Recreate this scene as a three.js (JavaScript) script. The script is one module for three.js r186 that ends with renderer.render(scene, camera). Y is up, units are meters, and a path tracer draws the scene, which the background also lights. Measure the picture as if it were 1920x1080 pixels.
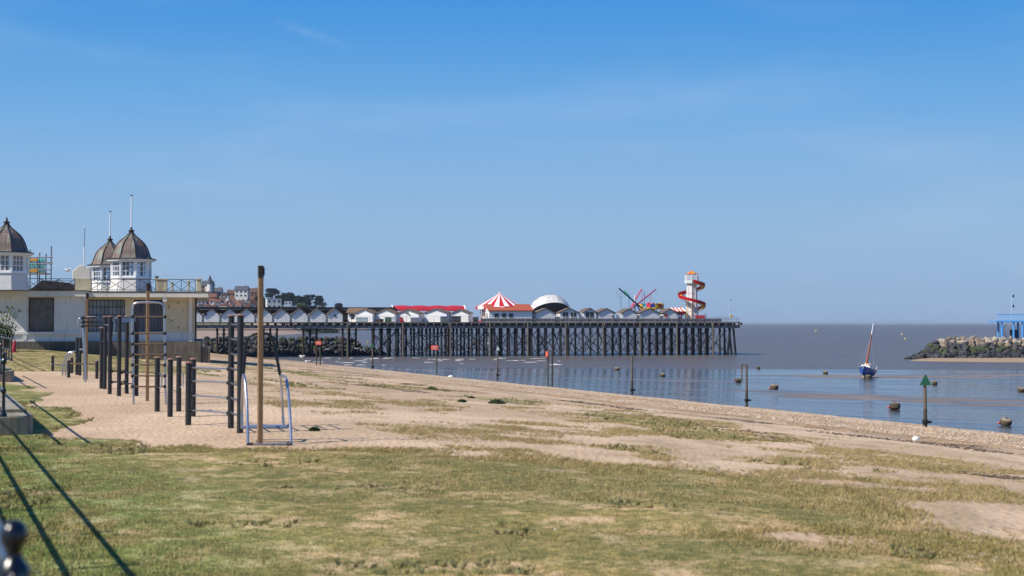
import * as THREE from 'three';
import { mergeGeometries, mergeVertices } from 'three/addons/utils/BufferGeometryUtils.js';
import { RoundedBoxGeometry } from 'three/addons/geometries/RoundedBoxGeometry.js';

// ---------- camera, sky, sun, exposure ----------
const scene = new THREE.Scene();
const FPX = 2667, EYE = 2.15, PITCH = Math.atan(66 / FPX);
const camera = new THREE.PerspectiveCamera(2 * Math.atan(540 / FPX) * 180 / Math.PI, 16 / 9, 0.1, 60000);
camera.position.set(0, EYE, 0);
camera.rotation.set(PITCH, 0, 0);
camera.focus = 240;
camera.userData.fStop = 2.4;
const renderer = new THREE.WebGLRenderer({ antialias: true });
renderer.setSize(1024, 576);
renderer.toneMapping = THREE.LinearToneMapping;
renderer.toneMappingExposure = 1.12;
renderer.shadowMap.enabled = true;
renderer.shadowMap.type = THREE.PCFSoftShadowMap;

const SUN_EL = 45 * Math.PI / 180, SUN_AZ = 29 * Math.PI / 180;      // from the left, a little behind the viewer
const sunDir = new THREE.Vector3(-Math.cos(SUN_AZ) * Math.cos(SUN_EL), Math.sin(SUN_EL), Math.sin(SUN_AZ) * Math.cos(SUN_EL));
const sun = new THREE.DirectionalLight(new THREE.Color().setRGB(1, 0.93, 0.82), 5);
sun.position.copy(sunDir).multiplyScalar(400).add(new THREE.Vector3(0, 0, -150));
sun.target.position.set(0, 0, -150);
sun.castShadow = true;
Object.assign(sun.shadow.camera, { left: -220, right: 220, top: 220, bottom: -220, near: 1, far: 1200 });
sun.shadow.mapSize.set(4096, 4096);
scene.add(sun, sun.target);

const lin = (c) => (c <= 0.04045 ? c / 12.92 : Math.pow((c + 0.055) / 1.055, 2.4));
const L3 = (r, g, b) => [lin(r / 255), lin(g / 255), lin(b / 255)];
const mix = (a, b, t) => a + (b - a) * t;
const mix3 = (a, b, t) => [mix(a[0], b[0], t), mix(a[1], b[1], t), mix(a[2], b[2], t)];
const clamp = (x, a = 0, b = 1) => Math.min(b, Math.max(a, x));
const sstep = (a, b, x) => { const t = clamp((x - a) / (b - a)); return t * t * (3 - 2 * t); };
function mulberry(a) { return () => { a |= 0; a = a + 0x6D2B79F5 | 0; let t = Math.imul(a ^ a >>> 15, 1 | a); t = t + Math.imul(t ^ t >>> 7, 61 | t) ^ t; return ((t ^ t >>> 14) >>> 0) / 4294967296; }; }
const hash2 = (x, y, s = 0) => { let h = Math.imul(x, 374761393) + Math.imul(y, 668265263) + Math.imul(s, 974634777) | 0; h = Math.imul(h ^ h >>> 13, 1274126177); return ((h ^ h >>> 16) >>> 0) / 4294967296; };
function vn(x, y, s = 0, per = 0) {
  const ix = Math.floor(x), iy = Math.floor(y), fx = x - ix, fy = y - iy, u = fx * fx * (3 - 2 * fx), v = fy * fy * (3 - 2 * fy);
  const w = per ? (i) => ((i % per) + per) % per : (i) => i;
  const a = hash2(w(ix), w(iy), s), b = hash2(w(ix + 1), w(iy), s), c = hash2(w(ix), w(iy + 1), s), d = hash2(w(ix + 1), w(iy + 1), s);
  return mix(mix(a, b, u), mix(c, d, u), v);
}
function fbm(x, y, s = 0, oct = 4, per = 0) {
  let a = 0.5, t = 0, n = 0;
  for (let i = 0; i < oct; i++) { t += a * vn(x, y, s + i * 17, per); n += a; a *= 0.5; x *= 2; y *= 2; per *= 2; }
  return t / n;
}

{ // clear spring sky: air and faint high cloud only
  const W = 2048, H = 1024, data = new Float32Array(W * H * 4);
  const stops = [[0, 149, 176, 209], [3, 150, 184, 219], [6, 136, 181, 225], [9, 110, 170, 226], [12.8, 73, 150, 222], [20, 50, 126, 206], [40, 40, 104, 184], [90, 30, 82, 160]].map(([e, r, g, b]) => [e, ...L3(r, g, b).map((x) => x * 0.89)]);
  for (let j = 0; j < H; j++) {
    const el = ((j + 0.5) / H - 0.5) * 180, e = Math.max(0, el);
    let k = 0; while (k < stops.length - 2 && stops[k + 1][0] < e) k++;
    const A = stops[k], B = stops[k + 1], Z = stops[Math.max(0, k - 1)], Y = stops[Math.min(stops.length - 1, k + 2)], w = B[0] - A[0], t = clamp((e - A[0]) / w), t2 = t * t, t3 = t2 * t;
    const c = [1, 2, 3].map((q) => { const m0 = k ? (B[q] - Z[q]) / (B[0] - Z[0]) * w : B[q] - A[q], m1 = (Y[q] - A[q]) / (Y[0] - A[0]) * w; return (2 * t3 - 3 * t2 + 1) * A[q] + (t3 - 2 * t2 + t) * m0 + (3 * t2 - 2 * t3) * B[q] + (t3 - t2) * m1; });
    for (let i = 0; i < W; i++) {
      const az = ((i + 0.5) / W) * 360;
      let cl = 0;
      if (el > 0.3) {
        const streak = fbm(az * 0.10 + el * 0.22, el * 0.55 - az * 0.03, 5, 5), fine = fbm(az * 0.5 + el * 0.8, el * 2.4 - az * 0.12, 9, 4);
        cl = sstep(0.5, 0.85, streak) * (0.35 + 0.65 * fine) * 0.13;
        // three thin contrails crossing the view
        for (const [a0, e0, a1, e1, w, s] of [[80.2, 12.0, 83.6, 10.9, 0.09, 0.14], [78.5, 8.4, 73.0, 8.2, 0.05, 0.05], [82.6, 7.9, 92, 7.2, 0.06, 0.05]]) {
          const dx = a1 - a0, dy = e1 - e0, q = clamp(((az - a0) * dx + (el - e0) * dy) / (dx * dx + dy * dy)), dd = Math.hypot(az - a0 - q * dx, el - e0 - q * dy);
          cl += s * Math.exp(-dd * dd / (w * w * (0.3 + 1.2 * q))) * Math.sin(Math.PI * clamp(q * 0.9 + 0.08)) * (0.5 + fine);
        }
        const low = fbm(az * 0.9, el * 4.2, 21, 4);
        cl += sstep(0.62, 0.85, low) * 0.07 * Math.exp(-Math.pow((el - 1.4) / 1.2, 2));
      }
      const o = (j * W + i) * 4;
      for (let q = 0; q < 3; q++) data[o + q] = mix(c[q], [0.62, 0.68, 0.78][q], clamp(cl));
      data[o + 3] = 1;
    }
  }
  const t = new THREE.DataTexture(data, W, H, THREE.RGBAFormat, THREE.FloatType);
  t.mapping = THREE.EquirectangularReflectionMapping; t.magFilter = t.minFilter = THREE.LinearFilter; t.needsUpdate = true;
  scene.background = t; scene.environment = t;
}
scene.fog = new THREE.FogExp2(0xb9c9dc, 0.00006);

// ---------- helpers ----------
const V = (x, y, z) => new THREE.Vector3(x, y, z);
const SP = Math.sin(PITCH), CP = Math.cos(PITCH);
function ray(px, py) { const x = (px - 960) / FPX, y = (540 - py) / FPX; return V(x, y * CP + SP, -(CP - y * SP)); }
function at(px, py, d) { const r = ray(px, py); return r.multiplyScalar(d / -r.z).add(V(0, EYE, 0)); }    // the point at depth d that a measured bearing meets
const NX = Math.cos(22.5 * Math.PI / 180), ND = Math.sin(22.5 * Math.PI / 180);
const acrossShore = (x, d) => NX * x + ND * d;         // metres seaward of the promenade line
const alongShore = (x, d) => -ND * x + NX * d;
function beachY(x, d) {
  const p = acrossShore(x, d);
  let y = p < 8 ? 0 : -2.35 * Math.pow(clamp((p - 8) / 32.5, 0, 1.6), 1.12);
  y += 0.35 * sstep(66, 100, d) * (1 - sstep(4, 15, p));
  y += 0.10 * Math.exp(-Math.pow((p - 33.5) / 2.2, 2)) + 0.05 * (fbm(x * 0.22, d * 0.22, 3, 3) - 0.5) * sstep(4, 14, p);
  return y;
}
const SEA = -4.85;
function flatY(x, d) {
  const ds = (40.5 - NX * x) / ND, t = (d - ds) / Math.max(40, 228 - ds);
  return -2.35 - 2.62 * t + 0.10 * (fbm(x * 0.012, d * 0.05, 31, 3) - 0.5) + 0.03 * (fbm(x * 0.06, d * 0.25, 32, 2) - 0.5);
}
function ground(px, py, f = beachY) {                  // where a bearing meets the ground
  const r = ray(px, py); let a = 2, b = 900;
  const over = (d) => { const k = d / -r.z; return EYE + r.y * k - f(r.x * k, d); };
  let prev = a; for (let d = a; d < b; d *= 1.02) { if (over(d) < 0) { b = d; a = prev; break; } prev = d; }
  for (let i = 0; i < 40; i++) { const m = (a + b) / 2; if (over(m) > 0) a = m; else b = m; }
  const k = a / -r.z; return V(r.x * k, f(r.x * k, a), -a);
}

const names = new Map();
function numbered(n) { const k = names.get(n) ?? 0; names.set(n, k + 1); return k ? n + '_' + String(k).padStart(3, '0') : n; }
function tag(o, label, category, group, kind) { if (label) o.userData.label = label; if (category) o.userData.category = category; if (group) o.userData.group = group; if (kind) o.userData.kind = kind; return o; }
function thing(name, label, category, pos = [0, 0, 0], turn = 0, group) {
  const o = new THREE.Group(); o.name = numbered(name); o.position.set(...pos); o.rotation.y = turn; scene.add(o); return tag(o, label, category, group);
}
// uv in metres from the dominant direction of each face
function uvm(g) {
  if (g.index) g = g.toNonIndexed();
  const p = g.attributes.position, n = g.attributes.normal, uv = new Float32Array(p.count * 2);
  for (let i = 0; i < p.count; i += 3) {
    const nx = Math.abs(n.getX(i) + n.getX(i + 1) + n.getX(i + 2)), ny = Math.abs(n.getY(i) + n.getY(i + 1) + n.getY(i + 2)), nz = Math.abs(n.getZ(i) + n.getZ(i + 1) + n.getZ(i + 2));
    for (let k = i; k < i + 3; k++) {
      const x = p.getX(k), y = p.getY(k), z = p.getZ(k);
      const a = ny >= nx && ny >= nz ? [x, z] : nx > nz ? [z, y] : [x, y];
      uv[k * 2] = a[0]; uv[k * 2 + 1] = a[1];
    }
  }
  g.setAttribute('uv', new THREE.BufferAttribute(uv, 2));
  return g;
}
const clean = (g) => { g = g.index ? g.toNonIndexed() : g; for (const k of Object.keys(g.attributes)) if (!['position', 'normal', 'uv'].includes(k)) g.deleteAttribute(k); if (!g.attributes.uv) g.setAttribute('uv', new THREE.BufferAttribute(new Float32Array(g.attributes.position.count * 2), 2)); return g; };
const merge = (list) => (list.length === 1 ? list[0] : mergeGeometries(list.map(clean), false));
function part(name, geo, mat, parent) {
  const m = new THREE.Mesh(Array.isArray(geo) ? merge(geo) : geo, mat);
  m.name = parent ? name : numbered(name); m.castShadow = m.receiveShadow = true; (parent ?? scene).add(m); return m;
}
const P = (name, geo, mat, parent) => part(name, uvm(Array.isArray(geo) ? merge(geo) : geo), mat, parent);
function box(w, h, d, x = 0, y = 0, z = 0, ry = 0, bev = 0) {
  const g = bev ? new RoundedBoxGeometry(w, h, d, 2, bev) : new THREE.BoxGeometry(w, h, d);
  if (ry) g.rotateY(ry); g.translate(x, y, z); return g;
}
function bar(a, b, r, seg = 8, r2 = r, caps = false) {
  const d = b.clone().sub(a), g = new THREE.CylinderGeometry(r2, r, d.length(), seg, 1, !caps);
  g.applyQuaternion(new THREE.Quaternion().setFromUnitVectors(V(0, 1, 0), d.clone().normalize())); g.translate((a.x + b.x) / 2, (a.y + b.y) / 2, (a.z + b.z) / 2); return g;
}
function beam(a, b, w, h) {
  const d = b.clone().sub(a), g = new THREE.BoxGeometry(w, h, d.length()), o = new THREE.Object3D();
  o.lookAt(d); g.applyMatrix4(new THREE.Matrix4().makeRotationFromQuaternion(o.quaternion)); g.translate((a.x + b.x) / 2, (a.y + b.y) / 2, (a.z + b.z) / 2); return g;
}
function tube(pts, r, n = 24, seg = 8) { return new THREE.TubeGeometry(new THREE.CatmullRomCurve3(pts, false, 'centripetal'), n, r, seg, false); }
function lathe(prof, seg = 24, phi = 0) { const g = new THREE.LatheGeometry(prof.map(([r, y]) => new THREE.Vector2(r, y)), seg, phi); return g; }
function facet(g) { g = g.toNonIndexed(); g.computeVertexNormals(); return g; }
function prism(pts, depth, bev = 0) { // outline in x,y pulled along z
  const s = new THREE.Shape(pts.map(([x, y]) => new THREE.Vector2(x, y)));
  return new THREE.ExtrudeGeometry(s, { depth, bevelEnabled: !!bev, bevelSize: bev, bevelThickness: bev, bevelSegments: 1 });
}
function quadStrip(rows) { // rows of points -> smooth surface
  const n = rows[0].length, pos = [], idx = [];
  rows.forEach((r) => r.forEach((v) => pos.push(v.x, v.y, v.z)));
  for (let j = 0; j < rows.length - 1; j++) for (let i = 0; i < n - 1; i++) { const a = j * n + i; idx.push(a, a + 1, a + n, a + 1, a + n + 1, a + n); }
  const g = new THREE.BufferGeometry(); g.setAttribute('position', new THREE.Float32BufferAttribute(pos, 3)); g.setIndex(idx); g.computeVertexNormals(); return g;
}

// ---------- textures ----------
function tex(size, fn, tile, srgb = false) {
  const data = new Uint8Array(size * size * 4);
  for (let j = 0; j < size; j++) for (let i = 0; i < size; i++) {
    const c = fn(i / size, j / size), o = (j * size + i) * 4, a = typeof c === 'number' ? [c, c, c] : c;
    for (let k = 0; k < 3; k++) data[o + k] = clamp(a[k]) * 255;
    data[o + 3] = 255;
  }
  const t = new THREE.DataTexture(data, size, size); t.wrapS = t.wrapT = THREE.RepeatWrapping; t.magFilter = t.minFilter = THREE.LinearFilter;
  if (srgb) t.colorSpace = THREE.SRGBColorSpace;
  const [a, b] = Array.isArray(tile) ? tile : [tile, tile]; t.repeat.set(1 / a, 1 / b); t.needsUpdate = true; return t;
}
const T = {};
T.speck = tex(256, (u, v) => 0.72 + 0.28 * (0.6 * fbm(u * 8, v * 8, 1, 4, 8) + 0.4 * vn(u * 64, v * 64, 2, 64)), 1.3);
T.stain = tex(512, (u, v) => { const a = fbm(u * 5, v * 5, 4, 5, 5), dr = fbm(u * 40, v * 3, 6, 3, 0 || 40), b = sstep(0.35, 0.62, a * 0.6 + dr * 0.4); return [0.62 + 0.38 * b, 0.6 + 0.4 * b, 0.56 + 0.44 * b]; }, 6);
T.blotch = tex(256, (u, v) => { const a = fbm(u * 9, v * 9, 151, 4, 9), b = fbm(u * 3, v * 3, 152, 3, 3); return mix3([0.95, 0.92, 0.85], [0.30, 0.17, 0.11], sstep(0.63, 0.72, a * 0.7 + b * 0.3)).map((x) => x * (0.85 + 0.15 * b)); }, 1.9);
T.plaster = tex(512, (u, v) => { const a = fbm(u * 6, v * 6, 14, 5, 6), b = vn(u * 128, v * 128, 3, 128), c = fbm(u * 24, v * 4, 19, 3, 24); const k = 0.82 + 0.14 * a + 0.06 * b - 0.14 * sstep(0.6, 0.8, c); return [k, k * 0.99, k * 0.965]; }, 4);
T.wood = tex(256, (u, v) => { const w = fbm(u * 3, v * 24, 7, 4, 0) ; const g = 0.55 + 0.45 * fbm(u * 16, v * 2, 8, 4, 16); return [g, g * 0.97, g * 0.93].map((x) => x * (0.8 + 0.2 * w)); }, [0.25, 1.6]);
T.copper = tex(512, (u, v) => { const a = fbm(u * 6, v * 6, 41, 5, 6), s = fbm(u * 48, v * 3, 44, 3, 48), gr = sstep(0.52, 0.72, a * 0.7 + s * 0.3); return mix3([0.17, 0.125, 0.105], [0.20, 0.24, 0.19], gr).map((x) => x * (0.75 + 0.5 * s)); }, 2.2);
T.rust = tex(256, (u, v) => { const a = fbm(u * 6, v * 6, 51, 5, 6); return mix3([0.6, 0.62, 0.66], [0.75, 0.55, 0.4], sstep(0.52, 0.7, a)).map((x) => x * (0.7 + 0.4 * vn(u * 64, v * 64, 5, 64))); }, 1.5);
T.rock = tex(512, (u, v) => { const a = fbm(u * 8, v * 8, 61, 6, 8); const k = 0.45 + 0.75 * a; return [k, k, k * 0.98]; }, 2.6);
T.weed = tex(512, (u, v) => { const a = fbm(u * 10, v * 10, 63, 5, 10), b = fbm(u * 4, v * 4, 64, 4, 4); return mix3([0.55, 0.55, 0.55], [0.9, 1.1, 0.5], sstep(0.5, 0.68, b)).map((x) => x * (0.35 + 0.9 * a)); }, 3);
T.tile = tex(256, (u, v) => { const r = Math.floor(v * 16), a = hash2(Math.floor(u * 12 + (r % 2) * 0.5), r, 9); return 0.75 + 0.25 * a - 0.2 * ((v * 16) % 1 < 0.15); }, [1.6, 1.2]);
// sand: lumps and foot dents for the bump, grain for the colour
T.sandBump = tex(1024, (u, v) => { let k = 0.5 * fbm(u * 18, v * 18, 71, 5, 18) + 0.25 * vn(u * 256, v * 256, 72, 256) * 0.5; const cell = 26, cx = Math.floor(u * cell), cy = Math.floor(v * cell); let dent = 0; for (let a = -1; a <= 1; a++) for (let b = -1; b <= 1; b++) { const ix = (cx + a + cell) % cell, iy = (cy + b + cell) % cell; if (hash2(ix, iy, 75) < 0.35) continue; const ox = cx + a + hash2(ix, iy, 73), oy = cy + b + hash2(ix, iy, 74), dd = Math.hypot((u * cell - ox) * (0.8 + hash2(ix, iy, 76)), v * cell - oy); dent += Math.exp(-dd * dd * 7) - 0.5 * Math.exp(-Math.pow(dd - 0.55, 2) * 30); } return k + 0.35 - 0.3 * dent; }, 5.3);
T.sand = tex(1024, (u, v) => { const a = fbm(u * 7, v * 7, 81, 6, 7), g = vn(u * 400, v * 400, 82, 400), f = fbm(u * 60, v * 60, 83, 3, 60); const k = 0.66 + 0.22 * a + 0.14 * g + 0.12 * f - 0.22 * sstep(0.72, 0.8, f * 0.7 + g * 0.3); return [k, k * 0.985, k * 0.96]; }, 4.1);
T.turf = tex(1024, (u, v) => { const a = fbm(u * 26, v * 26, 91, 4, 26), b = fbm(u * 90, v * 90, 92, 3, 90), c = vn(u * 300, v * 300, 93, 300), s = fbm(u * 11, v * 11, 94, 4, 11); const g = sstep(0.36, 0.60, 0.45 * a + 0.3 * b + 0.25 * s), t = sstep(0.50, 0.70, 0.5 * s + 0.3 * a + 0.2 * b), k = 0.55 + 0.55 * b + 0.35 * c; return mix3(mix3([0.155, 0.15, 0.035], [0.29, 0.235, 0.075], g), [0.50, 0.37, 0.205], 0.9 * t).map((x) => x * k); }, 5.3);
T.turfBump = tex(1024, (u, v) => 0.5 * fbm(u * 36, v * 36, 95, 5, 36) + 0.5 * vn(u * 230, v * 230, 96, 230), 3.7);
T.pebble = tex(1024, (u, v) => { const n = 90, cx = Math.floor(u * n), cy = Math.floor(v * n); let best = 9, id = 0; for (let a = -1; a <= 1; a++) for (let b = -1; b <= 1; b++) { const ix = (cx + a + n) % n, iy = (cy + b + n) % n, dd = Math.hypot(u * n - cx - a - hash2(ix, iy, 101), v * n - cy - b - hash2(ix, iy, 102)); if (dd < best) { best = dd; id = ix * 977 + iy; } } const h = hash2(id, 3, 104), t = hash2(id, 5, 105), k = 0.58 + 0.42 * h; const c = t < 0.5 ? [1, 0.84, 0.62] : t < 0.8 ? [0.95, 0.8, 0.64] : [0.76, 0.68, 0.6]; return c.map((x) => x * k * (best > 0.55 ? 0.5 : 1) * (0.7 + 0.6 * fbm(u * 14, v * 14, 107, 4, 14))); }, 6.2);
T.pebbleBump = tex(1024, (u, v) => { const n = 90, cx = Math.floor(u * n), cy = Math.floor(v * n); let best = 9; for (let a = -1; a <= 1; a++) for (let b = -1; b <= 1; b++) { const ix = (cx + a + n) % n, iy = (cy + b + n) % n; best = Math.min(best, Math.hypot(u * n - cx - a - hash2(ix, iy, 101), v * n - cy - b - hash2(ix, iy, 102))); } return 1 - best; }, 6.2);
// tidal flat: films of water lie in long bands, mud and ribbed sand stand between
const FLAT_W = 420, FLAT_D = 400;                     // metres covered once, x from -150, depth from 20
const drySand = (u, v) => { const x = u * FLAT_W - 150, d = 20 + v * FLAT_D, wx = 18 * (fbm(x * 0.02, d * 0.03, 141, 3) - 0.5); const a = fbm(x * 0.045 + 3, (d + wx) * 0.10, 143, 6), b = fbm(x * 0.006, (d + wx) * 0.02, 145, 3); const bar1 = Math.exp(-Math.pow((d - 176 - wx * 0.8) / 9, 2)) * sstep(16, 32, x) * (0.05 + 0.22 * fbm(x * 0.05, 7, 147, 3)), bar2 = Math.exp(-Math.pow((d - 214 - wx) / 10, 2)) * 0.08; const near = 0.07 * sstep(110, 60, d); return sstep(0.60, 0.70, 0.6 * a + 0.28 * b + 0.12 * fbm(x * 0.25, d * 0.5, 149, 3) + bar1 + bar2 - near); };
const dryMap = new Float32Array(1024 * 1024); for (let j = 0; j < 1024; j++) for (let i = 0; i < 1024; i++) dryMap[j * 1024 + i] = drySand(i / 1024, j / 1024);
const dryAt = (u, v) => dryMap[Math.min(1023, Math.round(v * 1024)) * 1024 + Math.min(1023, Math.round(u * 1024))];
T.flatRough = tex(1024, (u, v) => mix(0.05 + 0.2 * sstep(0.48, 0.66, 0.6 * fbm(u * 40, v * 260, 117, 3) + 0.4 * fbm(u * 12, v * 60, 118, 3)), 0.7, dryAt(u, v)), [FLAT_W, FLAT_D]);
T.flatCol = tex(1024, (u, v) => mix3([0.07, 0.062, 0.058], [0.225, 0.175, 0.135], dryAt(u, v)).map((x) => x * (0.7 + 0.6 * fbm(u * 260, v * 500, 115, 3, 0))), [FLAT_W, FLAT_D]);
for (const t of [T.flatRough, T.flatCol]) { t.offset.set(150 / FLAT_W, -20 / FLAT_D); t.wrapS = t.wrapT = THREE.ClampToEdgeWrapping; }
T.ripple = tex(1024, (u, v) => 0.5 * fbm(u * 20, v * 60, 121, 4, 20) + 0.5 * fbm(u * 60, v * 160, 122, 3, 60), [12, 12]);
T.wave = tex(1024, (u, v) => { const a = fbm(u * 9, v * 22, 131, 5, 0 || 9), uu = u + 0.01 * Math.sin(v * Math.PI * 8); return 0.55 * a + 0.3 * (0.5 + 0.5 * Math.sin((v * 26 + 1.4 * Math.sin(uu * Math.PI * 4) + 2 * fbm(u * 6, v * 6, 133, 2, 6)) * Math.PI * 2)) + 0.25 * fbm(u * 50, v * 90, 134, 2, 50); }, 46);

// ---------- materials ----------
function mat(hex, rough = 0.8, o = {}) { const c = new THREE.Color(hex); const { phys, ...rest } = o; return new (phys ? THREE.MeshPhysicalMaterial : THREE.MeshStandardMaterial)({ color: c, roughness: rough, ...rest }); }
const M = {
  cream: mat('#e2ddd0', 0.85, { map: T.plaster }), creamWall: mat('#e2e0da', 0.9, { map: T.plaster, bumpMap: T.speck, bumpScale: 0.006 }), ochre: mat('#ddd3b4', 0.85, { map: T.plaster }),
  blotched: mat('#d9cfb2', 0.9, { map: T.blotch }), stainedStone: mat('#c9bd9d', 0.9, { map: T.stain }), plinth: mat('#6c675e', 0.95, { map: T.stain }), concrete: mat('#97907f', 0.95, { map: T.stain, bumpMap: T.speck, bumpScale: 0.01 }),
  paving: mat('#8d867c', 0.95, { map: T.stain }), boarded: mat('#6a625c', 0.5, { map: T.rock, bumpMap: T.rock, bumpScale: 0.02 }), boardFrame: mat('#5b4032', 0.8), glass: mat('#1c2430', 0.08), darkGlass: mat('#22262e', 0.15),
  paleGlass: mat('#8c98a6', 0.08), grille: mat('#23242a', 0.6), grilleBack: mat('#a3adba', 0.3, { map: T.stain }), grilleBackDark: mat('#868d98', 0.4, { map: T.stain }),
  copper: mat('#ffffff', 0.55, { map: T.copper, metalness: 0.15 }), rib: mat('#26221f', 0.6), white: mat('#e8e8e6', 0.5, { map: T.speck }), whitePaint: mat('#efefee', 0.45), wallWhite: mat('#e6e4df', 0.6, { map: T.speck }),
  pole: mat('#e4e5e8', 0.4), iron: mat('#1d2a2c', 0.55), blackGloss: mat('#0b0b0d', 0.28, { phys: true, clearcoat: 0.5, clearcoatRoughness: 0.2 }), slate: mat('#3c3a3b', 0.8, { map: T.tile }),
  rubber: mat('#22262c', 0.55, { map: T.speck }), capOrange: mat('#c39a86', 0.8, { map: T.rust }), steel: mat('#b9bcc4', 0.28, { metalness: 0.9 }), steelDull: mat('#8d9098', 0.45, { metalness: 0.7, map: T.rust }),
  rung: mat('#7d644c', 0.6, { metalness: 0.3, map: T.rust }), clamp: mat('#15161a', 0.5), timber: mat('#a98a66', 0.85, { map: T.wood }), timberGrey: mat('#7d7468', 0.9, { map: T.wood }), timberWet: mat('#57503e', 0.8, { map: T.wood }),
  plate: mat('#8f9fb8', 0.35, { metalness: 0.7, map: T.speck }), handgrip: mat('#14171d', 0.35),
  hutGrey: mat('#e3e2e1', 0.7), hutWhite: mat('#efedea', 0.65), hutRoof: mat('#6f6259', 0.9, { map: T.tile }), hutRoofBrown: mat('#7d644f', 0.9, { map: T.tile }), trimDark: mat('#3a302c', 0.8), trimWhite: mat('#ecebea', 0.6),
  deck: mat('#857c70', 0.9, { map: T.wood }), girder: mat('#4c525e', 0.75, { map: T.stain }), joist: mat('#5d5347', 0.9, { map: T.wood }), bracket: mat('#b5aea4', 0.8), pile: mat('#1d1f27', 0.75, { map: T.speck }), brace: mat('#15171d', 0.75), rustyPile: mat('#4a332b', 0.85, { map: T.rust }),
  rail: mat('#8d929b', 0.5), panel: mat('#75767a', 0.8, { map: T.stain }), blackRoof: mat('#17181d', 0.8), canopyRed: mat('#c8263c', 0.65, { map: T.speck }), red: mat('#c41f26', 0.5), stripeWhite: mat('#f2f0ee', 0.6),
  tileRoof: mat('#b85a3c', 0.85, { map: T.tile }), shell: mat('#e2e0da', 0.45, { map: T.stain }), yellow: mat('#e0ac1c', 0.5), orange: mat('#d9571d', 0.55), slideRed: mat('#ba1a1f', 0.35),
  navy: mat('#1b2f55', 0.4), green: mat('#2f9d6a', 0.45), purple: mat('#8c1f5d', 0.4), pink: mat('#d63b5c', 0.45), blue: mat('#1d63c0', 0.45), cyan: mat('#2aa3c2', 0.5), lampBlue: mat('#a9c7e4', 0.5), bluePaint: mat('#4d9ee6', 0.45), bluePale: mat('#8fc0ea', 0.5),
  rockDark: mat('#4b4a4c', 0.85, { map: T.rock, bumpMap: T.rock, bumpScale: 0.12 }), rockBlack: mat('#33353a', 0.7, { map: T.rock, bumpMap: T.rock, bumpScale: 0.12 }), rockPale: mat('#ab9f93', 0.9, { map: T.rock, bumpMap: T.rock, bumpScale: 0.08 }), rockTan: mat('#8f8070', 0.9, { map: T.rock, bumpMap: T.rock, bumpScale: 0.1 }), rockWeed: mat('#5d6a45', 0.85, { map: T.weed, bumpMap: T.rock, bumpScale: 0.12 }),
  stoneCourse: mat('#7a6f60', 0.95, { map: T.stain }), net: mat('#2fa08a', 0.9, { transparent: true, opacity: 0.75, side: THREE.DoubleSide }), scaffoldBoard: mat('#c98a1e', 0.8), scaffoldPole: mat('#7f858c', 0.5, { metalness: 0.5 }),
  signRed: mat('#e0604c', 0.7), signText: mat('#f1c0b2', 0.7), markGreen: mat('#1f6146', 0.7), markPale: mat('#c9d6d0', 0.7), drum: mat('#5c5240', 0.9, { map: T.stain }), drumTop: mat('#9a8d79', 0.9, { map: T.stain }), floatPink: mat('#b5625f', 0.5), buoyYellow: mat('#e2c24a', 0.5), buoyWhite: mat('#ebe7dc', 0.5),
  hullBlue: mat('#1a529e', 0.3), hullDark: mat('#1b2438', 0.35), keelPale: mat('#cbb79d', 0.8), sailRed: mat('#b3623c', 0.8), gull: mat('#f0f0ee', 0.8), gullGrey: mat('#a9b0b8', 0.8), binGreen: mat('#3e6a45', 0.6), binGrey: mat('#6d727a', 0.7), crateDark: mat('#3c3f45', 0.8), coneRed: mat('#a3222a', 0.6),
  leaf: mat('#4d6230', 0.8, { side: THREE.DoubleSide }), leafDark: mat('#2f4427', 0.85, { side: THREE.DoubleSide }), leafCedar: mat('#26352c', 0.9, { side: THREE.DoubleSide }), bark: mat('#5a4a3b', 0.95), straw: mat('#8b7a4e', 0.9),
};

// ---------- the setting ----------
function fan(u0, u1, nu, d0, d1, nd, yOf, colOf, keep) {   // a ground sheet whose cells grow with distance
  const pos = new Float32Array((nu + 1) * (nd + 1) * 3), col = colOf ? new Float32Array(pos.length) : null, uv = new Float32Array((nu + 1) * (nd + 1) * 2), idx = [], k = Math.log(d1 / d0), ok = new Uint8Array((nu + 1) * (nd + 1));
  for (let j = 0; j <= nd; j++) { const d = d0 * Math.exp(k * j / nd); for (let i = 0; i <= nu; i++) {
    const x = (u0 + (u1 - u0) * i / nu) * d, o = j * (nu + 1) + i, y = yOf(x, d);
    pos[o * 3] = x; pos[o * 3 + 1] = y; pos[o * 3 + 2] = -d; uv[o * 2] = x; uv[o * 2 + 1] = d;
    ok[o] = keep ? keep(x, d, y) : 1;
    if (col && ok[o]) { const c = colOf(x, d); col[o * 3] = c[0]; col[o * 3 + 1] = c[1]; col[o * 3 + 2] = c[2]; }
  } }
  for (let j = 0; j < nd; j++) for (let i = 0; i < nu; i++) { const a = j * (nu + 1) + i, b = a + nu + 1; if (ok[a] || ok[a + 1] || ok[b] || ok[b + 1]) idx.push(a, a + 1, b, a + 1, b + 1, b); }
  const g = new THREE.BufferGeometry();
  g.setAttribute('position', new THREE.BufferAttribute(pos, 3)); g.setAttribute('uv', new THREE.BufferAttribute(uv, 2)); if (col) g.setAttribute('color', new THREE.BufferAttribute(col, 3));
  g.setIndex(idx); g.computeVertexNormals(); return g;
}
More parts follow.
